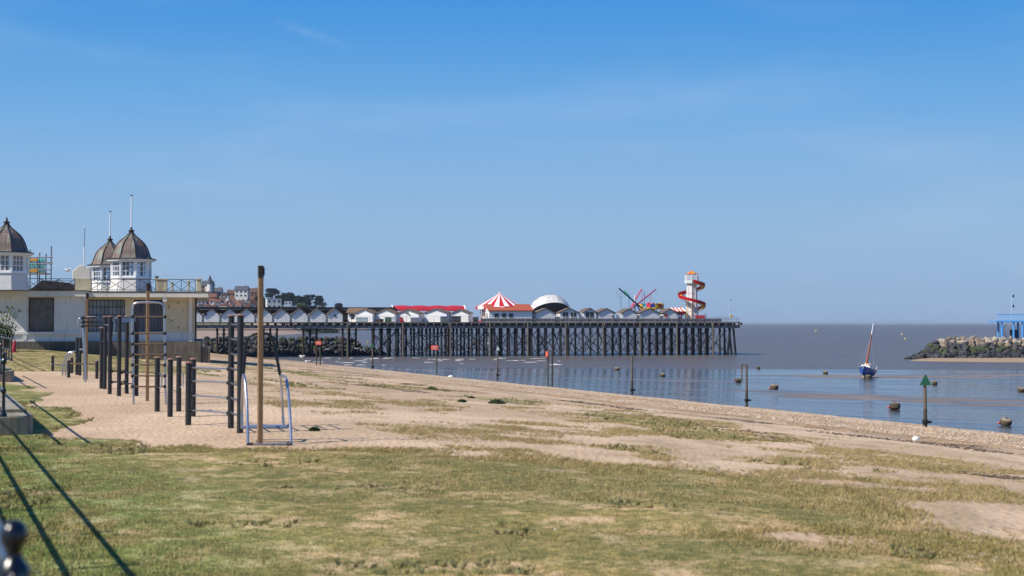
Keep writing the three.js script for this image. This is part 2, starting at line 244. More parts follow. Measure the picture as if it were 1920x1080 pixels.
function grassMask(x, d) {
  const p = acrossShore(x, d), n1 = fbm(x * 0.35, d * 0.35, 201, 4), n2 = fbm(x * 1.3, d * 1.1, 205, 4), n3 = fbm(x * 0.12, d * 0.16, 209, 3);
  const w = (n1 - 0.5) * 2;
  const lawn = (1 - sstep(21.2, 26.2, d + w * 2.6 + (n2 - 0.5) * 3)) * (1 - sstep(6.5, 14, p + w * 4.5 + (n2 - 0.5) * 3));
  const bank = (1 - sstep(2.3, 3.6, p + w * 1.6)) * sstep(20, 26, d);
  const green = sstep(60, 67, d + w * 6) * (1 - sstep(11, 16, p + w * 4));
  const pc = 20.6 - 3.6 * (1 - sstep(31, 48, d)), strip = Math.exp(-Math.pow((p - pc + w * 1.5) / 2.0, 2)) * sstep(24, 30, d) * (1 - sstep(120, 160, d)) * (0.35 + 0.9 * sstep(0.38, 0.6, n3));
  const strip2 = 0.85 * Math.exp(-Math.pow((p - 14.2 + w * 1.2) / 1.2, 2)) * sstep(38, 60, d) * sstep(0.42, 0.6, n3);
  const sparse = 0.5 * sstep(7, 10, p) * (1 - sstep(17, 22, p)) * (1 - sstep(26, 40, d)) * sstep(0.4, 0.62, n1);
  const m = Math.max(lawn, bank, green, strip, strip2, sparse);
  if (p > 12.5 && d > 24 && d < 75 || p > 13) return clamp(m) * (0.05 + 1.25 * (0.55 * n2 + 0.45 * fbm(x * 3.3, d * 2.2, 206, 3))) - (m > 0.05 ? 0 : 0.2);
  const thin = 0.20 * sstep(6, 10, p) + 0.04 * sstep(0.5, 0.7, n3);
  return clamp(m) * (0.62 - thin + (0.76 + thin) * n2) - (m > 0.05 ? 0 : 0.2);
}
{
  const sandY = (x, d) => beachY(x, d) + 0.018 * (fbm(x * 2.6, d * 2.6, 221, 3) - 0.5) * (d < 70 ? 1 : 0.6);
  const sandC = (x, d) => {
    const p = acrossShore(x, d), n = fbm(x * 0.3, d * 0.2, 231, 4), q = fbm(x * 1.6, d * 0.9, 233, 4), s = alongShore(x, d);
    let c = mix3([0.545, 0.385, 0.24], [0.68, 0.495, 0.325], sstep(0.3, 0.7, n));
    c = mix3(c, [0.36, 0.26, 0.14], 0.6 * sstep(0.5, 0.72, q) * sstep(6, 12, p));
    const line = sstep(0.55, 0.72, fbm(s * 0.25, p * 1.4, 237, 4)) * Math.exp(-Math.pow((p - 27.5 - 2 * (n - 0.5)) / 3.5, 2));
    c = mix3(c, [0.20, 0.14, 0.09], 0.6 * line);
    return mix3(c, [0.44, 0.31, 0.18], sstep(26, 30, p) * 0.6);
  };
  const sandMat = new THREE.MeshStandardMaterial({ map: T.sand, bumpMap: T.sandBump, bumpScale: 0.045, roughness: 1, vertexColors: true });
  tag(part('sand_beach', fan(-0.8, 0.75, 420, 2.2, 290, 400, sandY, sandC, (x, d) => acrossShore(x, d) < 43), sandMat), 'dry buff sand of the upper beach', 'beach', null, 'structure');

  const turfMat = new THREE.MeshStandardMaterial({ map: T.turf, bumpMap: T.turfBump, bumpScale: 0.035, roughness: 1, vertexColors: true });
  const turfC = (x, d) => {
    const p = acrossShore(x, d), a = fbm(x * 0.55, d * 0.45, 241, 4), b = fbm(x * 2.1, d * 1.6, 243, 4), lush = sstep(5, 0.8, p) * 0.85;
    let c = mix3([0.84, 0.86, 0.8], [1.12, 1.06, 1.05], sstep(0.3, 0.7, a));
    c = mix3(c, [1.32, 1.2, 1.22], 0.8 * sstep(0.45, 0.62, b * 0.55 + a * 0.45) * (1 - 0.7 * lush));
    c = mix3(c, [0.66, 1.12, 0.7], lush * sstep(0.25, 0.6, b));
    return mix3(c, mix3([0.92, 1.0, 1.1], [1.4, 1.3, 1.4], sstep(0.40, 0.62, b)), sstep(13, 17, p) * 0.85);
  };
  const turfY = (x, d) => { const m = grassMask(x, d); return sandY(x, d) - 0.02 + 0.055 * clamp((m - 0.3) / 0.5, -1, 1) + 0.02 * (fbm(x * 3.1, d * 3.1, 247, 3) - 0.5); };
  tag(part('grass', fan(-0.8, 0.75, 420, 2.2, 165, 420, turfY, turfC, (x, d) => acrossShore(x, d) < 27 && grassMask(x, d) > 0.2), turfMat), 'thin dry olive turf over the sand', 'grass', null, 'stuff');

  const shingleY = (x, d) => { const p = acrossShore(x, d), n = fbm(x * 0.4, d * 0.4, 251, 3) - 0.5; return beachY(x, d) + 0.05 - 0.12 * (1 - sstep(26, 30, p + n * 4)) + 0.05 * n - 0.35 * sstep(40.4, 42.5, p + n * 1.6); };
  const shingleC = (x, d) => { const n = fbm(x * 0.5, d * 0.3, 255, 4), p = acrossShore(x, d); return mix3(mix3([0.60, 0.455, 0.31], [0.76, 0.58, 0.395], n), [0.5, 0.38, 0.27], 0.6 * sstep(39, 40.6, p + 2 * (n - 0.5))); };
  const shingleMat = new THREE.MeshStandardMaterial({ map: T.pebble, bumpMap: T.pebbleBump, bumpScale: 0.05, roughness: 0.9, vertexColors: true });
  tag(part('shingle', fan(-0.6, 0.75, 330, 20, 285, 260, shingleY, shingleC, (x, d) => { const p = acrossShore(x, d); return p > 24 && p < 44; }), shingleMat), 'band of tan shingle along the water edge', 'shingle', null, 'stuff');

  // wet tidal flat
  const flatMat = new THREE.MeshPhysicalMaterial({ color: 0xffffff, map: T.flatCol, roughnessMap: T.flatRough, roughness: 1, bumpMap: T.ripple, bumpScale: 0.016, ior: 1.5, specularIntensity: 1 });
  tag(part('tidal_flat', fan(-0.5, 0.85, 240, 24, 420, 240, flatY, null, (x, d) => acrossShore(x, d) > 38.5), flatMat), 'wet mud flat mirroring the sky', 'mud flat', null, 'structure');

  const seaMat = new THREE.MeshPhysicalMaterial({ color: new THREE.Color().setRGB(0.125, 0.105, 0.09), roughness: 0.3, bumpMap: T.wave, bumpScale: 1.1, ior: 1.33 });
  const sg = new THREE.PlaneGeometry(60000, 60000, 1, 1); sg.rotateX(-Math.PI / 2); sg.translate(0, SEA, 0);
  { const uv = sg.attributes.uv, p = sg.attributes.position; for (let i = 0; i < 4; i++) uv.setXY(i, p.getX(i), p.getZ(i)); }
  tag(part('sea', sg, seaMat), 'choppy grey brown sea under the pier', 'sea', null, 'structure');

  // small breakers: thin raised lips of foam on the shallows
  const foam = [], R = mulberry(77);
  for (let i = 0; i < 46; i++) {
    const px = 575 + R() * 480, py = 671 + Math.pow(R(), 1.4) * 14, w = ray(px, py), k = (SEA - EYE) / w.y, c = w.multiplyScalar(k);
    const n = 9, len = 0.6 + R() * R() * 3.4, rows = [[], [], []];
    for (let j = 0; j <= n; j++) { const s = j / n - 0.5, wd = 0.09 * (1 - 4 * s * s) * (0.5 + R()); const x = c.x + s * len, z = c.z + 0.5 * s * s + 0.2 * R(); rows[0].push(V(x, SEA - 0.02, z - wd)); rows[1].push(V(x, SEA + 0.03 + 0.05 * R() * (1 - 4 * s * s), z)); rows[2].push(V(x, SEA - 0.02, z + wd)); }
    foam.push(quadStrip(rows));
  }
  tag(part('foam', merge(foam), mat('#d9d6d0', 0.9, { side: THREE.DoubleSide })), 'short white breakers on the shallows', 'foam', null, 'stuff');

  // far land: bay beach, hill of the town, opposite shore
  const coast = [[230, -52], [290, -80], [400, -112], [600, -140], [812, -133], [1000, -138], [1330, -152], [1800, -180], [2600, -420]];
  const coastX = (d) => { let k = 0; while (k < coast.length - 2 && coast[k + 1][0] < d) k++; const A = coast[k], B = coast[k + 1]; return mix(A[1], B[1], clamp((d - A[0]) / (B[0] - A[0]))); };
  globalThis.landY = (x, d) => {
    const inl = coastX(d) + 7 * (fbm(d * 0.01, 3, 261, 3) - 0.5) - x;
    const shore = SEA - 0.6 + 4.6 * clamp(inl / 34, -0.3, 1);
    const hill = sstep(840, 1180, d) * (11.5 * sstep(0, 20, inl - 4) + 6 * sstep(20, 75, inl) + 9 * sstep(60, 135, inl) + 6 * sstep(120, 220, inl));
    return inl > 0 ? shore + hill + 0.8 * (fbm(x * 0.03, d * 0.03, 263, 3) - 0.5) * sstep(20, 40, inl) : shore;
  };
  const g = new THREE.BufferGeometry(), pos = [], col = [], idx = [], nx = 150, nd = 130;
  for (let j = 0; j <= nd; j++) { const d = 230 + 2200 * Math.pow(j / nd, 1.3); for (let i = 0; i <= nx; i++) { const x = coastX(d) + 14 - 620 * Math.pow(i / nx, 1.6), y = landY(x, d); pos.push(x, y, -d); const inl = coastX(d) - x, n = fbm(x * 0.05, d * 0.05, 267, 4); const c = mix3([0.36, 0.25, 0.18], mix3([0.07, 0.08, 0.035], [0.16, 0.14, 0.07], n), sstep(30, 42, inl)); col.push(...c); } }
  for (let j = 0; j < nd; j++) for (let i = 0; i < nx; i++) { const a = j * (nx + 1) + i, b = a + nx + 1; idx.push(a, b, a + 1, a + 1, b, b + 1); }
  g.setAttribute('position', new THREE.Float32BufferAttribute(pos, 3)); g.setAttribute('color', new THREE.Float32BufferAttribute(col, 3)); g.setIndex(idx); g.computeVertexNormals();
  tag(part('hill_terrain', g, new THREE.MeshStandardMaterial({ vertexColors: true, roughness: 1 })), 'low headland beyond the pier with a strip of beach', 'hill', null, 'structure');
  const fs = []; for (let k = 0; k < 3; k++) { const rows = [[], [], []]; for (let i = 0; i <= 60; i++) { const t = i / 60, x = mix([1600, 4600, -2200][k], [12800, 14500, 14000][k], t), z = -[25500, 27000, 28500][k], h = [18, 36, 52][k] * (0.35 + 1.1 * fbm(i * 0.22, k * 9, 271, 4)) * Math.sin(Math.PI * clamp(t * 0.96 + 0.02)); rows[0].push(V(x, SEA - 1, z + 500)); rows[1].push(V(x, SEA + h, z)); rows[2].push(V(x, SEA - 1, z - 500)); } fs.push(quadStrip(rows)); }
  tag(part('far_shore', merge(fs), mat('#5d6245', 1, { side: THREE.DoubleSide })), 'faint low coast on the horizon across the sea', 'coast', null, 'structure');

  // land behind and beside the viewer
  tag(part('back_ground', (() => { const b = new THREE.PlaneGeometry(160, 80, 8, 4); b.rotateX(-Math.PI / 2); b.translate(-40, -0.06, 38); return b; })(), M.paving), 'ground behind the promenade', 'ground', null, 'structure');
}
// grass blades, pebbles and seaweed: uncountable
{
  const R = mulberry(4242);
  const blades = (n, h, w, seed) => { const r = mulberry(seed), g = []; for (let i = 0; i < n; i++) { const a = r() * 6.283, b = r() * 0.03, t = 0.25 + r() * 0.9, hh = h * (0.5 + r() * 0.7), x = Math.cos(a) * b, z = Math.sin(a) * b, lx = Math.cos(a) * hh * t * 0.6, lz = Math.sin(a) * hh * t * 0.6, px = -Math.sin(a) * w, pz = Math.cos(a) * w; g.push(x - px, 0, z - pz, x + px, 0, z + pz, x + lx * 0.45 + px * 0.7, hh * 0.62, z + lz * 0.45 + pz * 0.7, x - px, 0, z - pz, x + lx * 0.45 + px * 0.7, hh * 0.62, z + lz * 0.45 + pz * 0.7, x + lx, hh, z + lz); } const q = new THREE.BufferGeometry(); q.setAttribute('position', new THREE.Float32BufferAttribute(g, 3)); q.computeVertexNormals(); return q; };
  const scatter = (name, geo, m, n, place, label, cat) => {
    const im = new THREE.InstancedMesh(geo, m, n), o = new THREE.Object3D(), c = new THREE.Color(); let k = 0;
    for (let tries = 0; k < n && tries < n * 6; tries++) { const r = place(); if (!r) continue; o.position.set(...r.p); o.rotation.set(r.tx ?? 0, R() * 6.283, r.tz ?? 0); o.scale.set(...(r.s.length ? r.s : [r.s, r.s, r.s])); o.updateMatrix(); im.setMatrixAt(k, o.matrix); im.setColorAt(k, c.setRGB(...r.c)); k++; }
    im.count = k; im.name = numbered(name); im.castShadow = im.receiveShadow = true; scene.add(im); return tag(im, label, cat, null, 'stuff');
  };
  const bm = new THREE.MeshStandardMaterial({ color: 0xffffff, roughness: 0.85, side: THREE.DoubleSide });
  scatter('grass_blades', blades(9, 0.034, 0.0028, 5), bm, 130000, () => {
    const d = 8 + 30 * Math.pow(R(), 1.25), x = (-0.42 + 0.84 * R()) * d, m = grassMask(x, d); if (m < 0.36 + 0.2 * R()) return null;
    const p = acrossShore(x, d), a = fbm(x * 1.7, d * 1.4, 281, 3), lush = sstep(4.2, 0.5, p);
    const c = mix3(mix3([0.15, 0.14, 0.03], [0.33, 0.26, 0.08], R()), [0.54, 0.40, 0.20], (0.3 + 0.7 * sstep(0.40, 0.62, a)) * R() * (1.3 - 0.8 * lush)), c2 = mix3(c, [0.12, 0.19, 0.05], lush * 0.6 * R());
    return { p: [x, beachY(x, d) + 0.004, -d], s: (0.55 + 0.8 * R()) * (1 + 0.5 * lush), c: c2 };
  }, 'short dry grass blades of the foreground lawn', 'grass');
  scatter('grass_tufts', blades(22, 0.09, 0.005, 9), bm, 6000, () => {
    const d = 12 + 120 * Math.pow(R(), 1.1), x = (-0.45 + 0.85 * R()) * d, m = grassMask(x, d); if (m < 0.42 || vn(x * 0.8, d * 0.6, 283) < (acrossShore(x, d) > 12 ? 0.4 : 0.72)) return null;
    return { p: [x, beachY(x, d), -d], s: [0.8 + R(), 0.5 + 0.6 * R(), 0.8 + R()], c: mix3([0.15, 0.165, 0.06], [0.33, 0.29, 0.13], R()) };
  }, 'darker coarse tufts dotted through the turf', 'grass');
  scatter('thin_grass', blades(7, 0.05, 0.0026, 15), bm, 60000, () => {
    const d = 17 + 75 * Math.pow(R(), 1.2), x = (-0.2 + 0.62 * R()) * d, p = acrossShore(x, d); if (p < 5 || p > 24 || (d > 24.5 && p < 8.5)) return null;
    const f = 0.5 * fbm(x * 0.25, d * 0.2, 285, 4) + 0.5 * fbm(x * 1.1, d * 0.8, 287, 3); if (f < (d < 25 && p < 10 ? 0.41 : 0.51) + 0.17 * R()) return null;
    return { p: [x, beachY(x, d) + 0.002, -d], s: 0.6 + 0.8 * R(), c: mix3(mix3([0.17, 0.165, 0.05], [0.33, 0.265, 0.10], R()), [0.50, 0.37, 0.18], R() * 0.8) };
  }, 'sparse thin grass fading into the sand', 'grass');
  const stone = new THREE.IcosahedronGeometry(1, 0);
  scatter('pebbles', stone, new THREE.MeshStandardMaterial({ roughness: 0.8, flatShading: true }), 42000, () => {
    const d = 34 + 110 * Math.pow(R(), 1.4), p = 28.5 + 11.5 * R(), x = (p - ND * d) / NX; if (Math.abs(x / d) > 0.46) return null;
    const s = 0.014 + 0.028 * R() * R(), k = 0.34 + 0.3 * R(); return { p: [x, beachY(x, d) + 0.055, -d], s: [s * 1.3, s * 0.7, s], c: R() < 0.85 ? [k, k * 0.76, k * 0.53] : [k * 1.1, k * 0.96, k * 0.82], tx: R() * 0.6 };
  }, 'loose pebbles and broken shell on the shingle', 'pebbles');
  scatter('seaweed', new THREE.IcosahedronGeometry(1, 0), mat('#ffffff', 0.9, { flatShading: true }), 6000, () => {
    const d = 20 + 95 * Math.pow(R(), 1.3), line = [22.6, 25, 27.2, 19.8][Math.floor(R() * 4)], s0 = R(), q = fbm(d * 0.3, line * 3, 291, 3), q2 = vn(d * 1.3, line, 293); if (q < 0.52 || q2 < 0.45) return null;
    const p = line + (fbm(d * 0.07, line, 295, 3) - 0.5) * 8 + (R() - 0.5) * 1.1, x = (p - ND * d) / NX; if (Math.abs(x / d) > 0.5) return null;
    const s = 0.008 + 0.022 * R() * R(); return { p: [x, beachY(x, d) + 0.012, -d], s: [s * 3.2, s * 0.6, s * 1.1], c: mix3([0.07, 0.05, 0.035], [0.13, 0.09, 0.055], s0) };
  }, 'dark dry seaweed left in lines by the tide', 'seaweed');
  scatter('shell_litter', stone, mat('#ffffff', 0.7, { flatShading: true }), 170, () => {
    const d = 10 + 45 * R(), x = (-0.4 + 0.8 * R()) * d; if (acrossShore(x, d) > 30) return null; const s = 0.008 + 0.008 * R();
    return { p: [x, beachY(x, d) + 0.03, -d], s: [s, s * 0.5, s], c: [0.75, 0.73, 0.68] };
  }, 'scattered white shell bits on the turf', 'shells');
}

// ---------- promenade, stepped sea wall and railings at the edge of the view ----------
const DIR = V(-ND, 0, -NX), OUT = V(NX, 0, -ND);             // along the promenade; towards the sea
const onLine = (c, d, y = 0) => V(-0.4142 * d + c, y, -d);    // a point on the line x = c - 0.414 d
{
  const turn = Math.atan2(DIR.x, DIR.z);
  const bays = [[0.5, -14, 27, 'grass-edged concrete sea wall bay under the nearest black railing'], [2.1, 27, 52, 'weathered concrete sea wall bay with a rounded end beside the sand pit'], [3.35, 52, 78, 'second weathered concrete wall bay stepping out behind the first rounded end'], [4.6, 78, 112, 'farthest low concrete wall bay running towards the pavilion']];
  bays.forEach(([c, d0, d1, label], i) => {
    const a = onLine(c, d0), L = (d1 - d0) / NX, w = thing('sea_wall', label, 'wall', [a.x, 0, a.z], turn, 'stepped sea wall bays');
    // local z runs along the wall, local -x is seaward
    const prof = [[0, -0.3], [0, 0.36], [0.04, 0.41], [0.10, 0.43], [0.62, 0.43], [0.62, -0.3]];
    P('wall_block', [prism(prof, L - 0.9).rotateY(0).translate(0, 0, 0.9)], M.concrete, w);
    const end = new THREE.Shape(); end.moveTo(0.62, 0); end.lineTo(0.62, 0.9); end.lineTo(0, 0.9); end.lineTo(0, 0.3); end.quadraticCurveTo(0.02, 0.02, 0.28, 0); end.lineTo(0.62, 0);
    const eg = new THREE.ExtrudeGeometry(end, { depth: 0.62, bevelEnabled: true, bevelSize: 0.03, bevelThickness: 0.04, bevelSegments: 2 }); eg.rotateX(Math.PI / 2); eg.translate(0, 0.37, 0);
    P('rounded_end', eg, M.concrete, w);
    for (let k = 0; k * 3 < L - 3; k++) P('coping_stone', box(0.56, 0.05, 2.97, 0.33, 0.456, 2.4 + k * 3, 0, 0.012), M.concrete, w);
    const s = P('promenade', box(9, 0.6, L, 0, 0, 0), M.paving); tag(s, null, null, null, 'structure');
    const mid = onLine(c, (d0 + d1) / 2).addScaledVector(OUT, -0.63 - 4.5); s.position.set(mid.x, 0.14, mid.z); s.rotation.y = turn;
  });
  // railings: posts with ball joints, two rails
  const prof = [[0, 1.10], [0.006, 1.10], [0.022, 1.094], [0.034, 1.078], [0.039, 1.058], [0.036, 1.038], [0.026, 1.02], [0.021, 1.008], [0.021, 0.998], [0.030, 0.985], [0.044, 0.965], [0.048, 0.94], [0.044, 0.915], [0.030, 0.895], [0.024, 0.88], [0.024, 0.50], [0.030, 0.485], [0.043, 0.462], [0.046, 0.44], [0.043, 0.418], [0.030, 0.395], [0.026, 0.38], [0.030, 0.12], [0.045, 0.06], [0.06, 0.04], [0.062, 0]];
  const pg = lathe(prof.slice().reverse(), 20);
  [[0.262, 1.0, 31, 0.5, 'nearest black iron railing whose ball-topped post shows at the frame corner', 4.0], [1.4, 24.4, 38.4, 0.55, 'second black iron railing with a post beside the rounded wall end', 24.4], [2.56, 46.3, 57.5, 0.5, 'third black iron railing on the wall by the sand pit', 46.3], [3.95, 63, 89, 0.5, 'farthest black iron railing near the pavilion shrub', 63]].forEach(([c, d0, d1, y, label, first]) => {
    const r = thing('railing', label, 'railing', [onLine(c, d0).x, y, onLine(c, d0).z], 0, 'promenade railings');
    const o = onLine(c, d0, 0), rel = (d, h) => onLine(c, d, h).sub(o);
    for (let d = first; d <= d1 + 0.01; d += 1.95) { const m = part('post', pg, M.blackGloss, r); m.position.copy(rel(d, 0)); }
    for (const h of [0.94, 0.44]) P(h > 0.5 ? 'top_rail' : 'lower_rail', bar(rel(d0, h), rel(d1, h), 0.024, 10), M.blackGloss, r);
  });
}

// ---------- pavilion ----------
const BT = 12 * Math.PI / 180, BC = Math.cos(BT), BS = Math.sin(BT), BO = at(160, 606, 100);
const bU = (px) => { const t = (px - 960) / FPX; return (t * 100 - BO.x) / (BC - t * BS); };
const bY = (px, py) => EYE + (606 - py) / FPX * (100 + BS * bU(px));
const pavilionAt = (u, y, v) => V(BO.x + u * BC - v * BS, y, -(100 + u * BS + v * BC)); // u along the front, v away from the viewer
{
  const b = thing('pavilion', 'cream single storey seaside pavilion with boarded windows and flat roof terrace', 'building', [BO.x, 0, -100], BT);
  // local x = u, local z = -v
  const uR = bU(365), e0 = 4.02, e1 = 4.40;
  P('plinth', [box(uR + 14.3, 1.6, 17, (uR - 13.7) / 2 + 0.15, 0.05, -8.3 + 0.25), box(1.1, 1.3, 3, uR + 0.55, -0.25, -1.2)], M.plinth, b);
  // left wing, its boarded window let into the wall
  const wx0 = bU(54), wx1 = bU(102), wy0 = 1.55, wy1 = 3.95, fz = 0.15;
  P('wall', [box(wx0 + 13.5, 3.2, 0.35, (wx0 - 13.5) / 2, 2.45, fz - 0.175), box(-0.05 - wx1, 3.2, 0.35, (wx1 - 0.05) / 2, 2.45, fz - 0.175), box(wx1 - wx0, wy0 - 0.85, 0.35, (wx0 + wx1) / 2, (wy0 + 0.85) / 2, fz - 0.175), box(wx1 - wx0, 4.05 - wy1, 0.35, (wx0 + wx1) / 2, (4.05 + wy1) / 2, fz - 0.175), box(0.3, 3.2, 16, -13.4, 2.45, -8.2)], M.creamWall, b);
  P('sill_band', box(13.5, 0.16, 0.12, -6.77, 1.46, fz + 0.058), M.creamWall, b);
  P('base_band', box(13.5, 0.10, 0.08, -6.77, 0.93, fz + 0.038), M.creamWall, b);
  P('pilaster', box(0.22, 3.1, 0.10, bU(48), 2.52, fz + 0.048), M.creamWall, b);
  const bw = P('boarded_window', box(wx1 - wx0 - 0.1, wy1 - wy0 - 0.1, 0.05, (wx0 + wx1) / 2, (wy0 + wy1) / 2, fz - 0.17), M.boarded, b);
  P('frame', [box(0.07, wy1 - wy0, 0.1, wx0 + 0.035, (wy0 + wy1) / 2, fz - 0.13), box(0.07, wy1 - wy0, 0.1, wx1 - 0.035, (wy0 + wy1) / 2, fz - 0.13), box(wx1 - wx0 - 0.14, 0.07, 0.1, (wx0 + wx1) / 2, wy0 + 0.035, fz - 0.13), box(wx1 - wx0 - 0.14, 0.07, 0.1, (wx0 + wx1) / 2, wy1 - 0.035, fz - 0.13)], M.boardFrame, bw);
  // right wing, set back under the eave, with barred openings
  const rz = -0.75, g1 = [bU(164), bU(233)], g2 = [bU(250), bU(305)], gy0 = 1.55, gy1 = 3.83, wt = 0.3;
  const segs = [[0, g1[0]], [g1[1], g2[0]], [g2[1], uR]];
  P('wall', [...segs.map(([a, c]) => box(c - a, 3.15, wt, (a + c) / 2, 2.43, rz - wt / 2)), ...[g1, g2].flatMap(([a, c]) => [box(c - a, gy0 - 0.86, wt, (a + c) / 2, (gy0 + 0.86) / 2, rz - wt / 2), box(c - a, 4.0 - gy1, wt, (a + c) / 2, (4.0 + gy1) / 2, rz - wt / 2)]), box(0.3, 3.15, 15, uR - 0.15, 2.43, rz - 7.8)], M.ochre, b);
  P('wall_foot', box(uR, 0.62, 0.06, uR / 2, 1.18, rz + 0.033), M.creamWall, b);
  P('corner_post', box(0.26, 3.15, 0.2, uR - 0.3, 2.43, rz + 0.098), M.cream, b);
  P('wing_return', box(0.3, 3.15, 0.9, -0.19, 2.43, fz - 0.8), M.cream, b);
  P('side_panel', box(bU(352) - bU(313), 2.0, 0.05, (bU(352) + bU(313)) / 2, 2.7, rz + 0.028), M.blotched, b);
  P('downpipe', bar(V(uR + 0.08, 0.8, rz + 0.1), V(uR + 0.08, 4.0, rz + 0.1), 0.06), M.iron, b);
  [[g1, M.grilleBack, 9], [g2, M.grilleBackDark, 15]].forEach(([[a, c], gm, n]) => {
    const w = P('barred_window', box(c - a, gy1 - gy0, 0.04, (a + c) / 2, (gy0 + gy1) / 2, rz - 0.22), gm, b);
    for (let k = 0; k <= n; k++) P('bar', box(0.035, gy1 - gy0, 0.035, mix(a + 0.02, c - 0.02, k / n), (gy0 + gy1) / 2, rz - 0.05), M.grille, w);
    for (const t of n > 10 ? [0.02, 0.98] : [0.02, 0.27, 0.52, 0.77, 0.98]) P('cross_bar', box(c - a, 0.04, 0.03, (a + c) / 2, mix(gy0, gy1, t), rz - 0.085), M.grille, w);
  });
  // roof slab and eaves
  P('roof', [box(14.2, e1 - e0, 17.6, -6.9, (e0 + e1) / 2, -8.3), box(uR + 0.75, e1 - e0 - 0.06, 17.6, (uR + 0.75) / 2 + 0.2, (e0 + e1) / 2 - 0.06, -8.45)], M.cream, b);
  P('roof_edge', [box(14.3, 0.07, 0.2, -6.9, e1 + 0.037, 0.47), box(uR + 0.75, 0.06, 0.2, (uR + 0.75) / 2 + 0.25, e1 - 0.027, 0.28)], M.plinth, b);
  P('bracket', box(0.28, 0.34, 0.4, 0.0, e0 - 0.12, 0.2), M.white, b); P('bracket', box(0.28, 0.34, 0.5, bU(309), e0 - 0.16, 0.05), M.white, b);
  P('terrace_floor', box(uR + 13.6, 0.05, 16, (uR - 13.6) / 2, e1 + 0.004, -8.6), M.paving, b);
  // terrace parapet: stone piers and crossed iron panels
  const py = e1 + 0.03, pz = -0.25;
  const pierAt = (px0, px1, top, m, zz = pz) => P('parapet_pier', [box(bU(px1) - bU(px0), top, 0.55, (bU(px0) + bU(px1)) / 2, py + top / 2, zz, 0, 0.03), box(bU(px1) - bU(px0) + 0.1, 0.08, 0.65, (bU(px0) + bU(px1)) / 2, py + top - 0.02, zz, 0, 0.02)], m, b);
  pierAt(293, 313, 0.86, M.stainedStone); pierAt(368, 377, 0.88, M.stainedStone); pierAt(351, 355, 0.76, M.stainedStone, -1.4); pierAt(319, 323, 0.7, M.stainedStone, -2.6); pierAt(288, 293, 1.15, M.stainedStone, -3.4);
  const orn = P('pediment_block', [box(bU(170) - bU(140), 0.86, 0.9, (bU(140) + bU(170)) / 2, py + 0.43, -0.4)], M.stainedStone, b);
  const ox = bU(136), ow = bU(168) - ox;
  P('scrolled_top', [prism([[0, 0.86], [0, 1.38], [0.12, 1.46], [0.2, 1.5], [0.28, 1.62], [0.38, 1.72], [ow * 0.5, 1.78], [ow - 0.38, 1.72], [ow - 0.3, 1.62], [ow - 0.1, 1.62], [ow, 1.5], [ow, 0.86]], 0.8, 0.03).translate(ox, py, -0.85)], M.cream, orn);
  const panel = (x0, x1, z0, z1, h) => {
    const A = V(x0, py, z0), B = V(x1, py, z1), L = A.distanceTo(B), n = Math.max(1, Math.round(L / 1.05)), at2 = (t, y) => A.clone().lerp(B, t).setY(py + y), g = [];
    g.push(bar(at2(0, h), at2(1, h), 0.025, 6), bar(at2(0, 0.08), at2(1, 0.08), 0.02, 6));
    for (let k = 0; k <= n; k++) g.push(bar(at2(k / n, 0), at2(k / n, h), 0.022, 6));
    for (let k = 0; k < n; k++) g.push(bar(at2(k / n, 0.1), at2((k + 1) / n, h - 0.02), 0.018, 5), bar(at2(k / n, h - 0.02), at2((k + 1) / n, 0.1), 0.018, 5));
    P('railing_panel', g, M.iron, b);
  };
  panel(-13, bU(46), pz, pz, 0.86); panel(bU(46), bU(139), pz, pz, 0.84); panel(bU(170), bU(292), pz, pz, 0.84); panel(bU(313), bU(366), pz, pz, 0.84); panel(bU(372), bU(372), pz, -14, 0.84); panel(bU(50), bU(140), -9, -9, 0.95); panel(bU(168), bU(240), -7, -7, 0.95);
  P('skylight_roof', [prism([[bU(44), 0], [bU(70), 0.78], [bU(122), 0.62], [bU(142), 0]], 5, 0.01).translate(0, py, -7.5)], M.slate, b);
  tag(b, null, null);
}
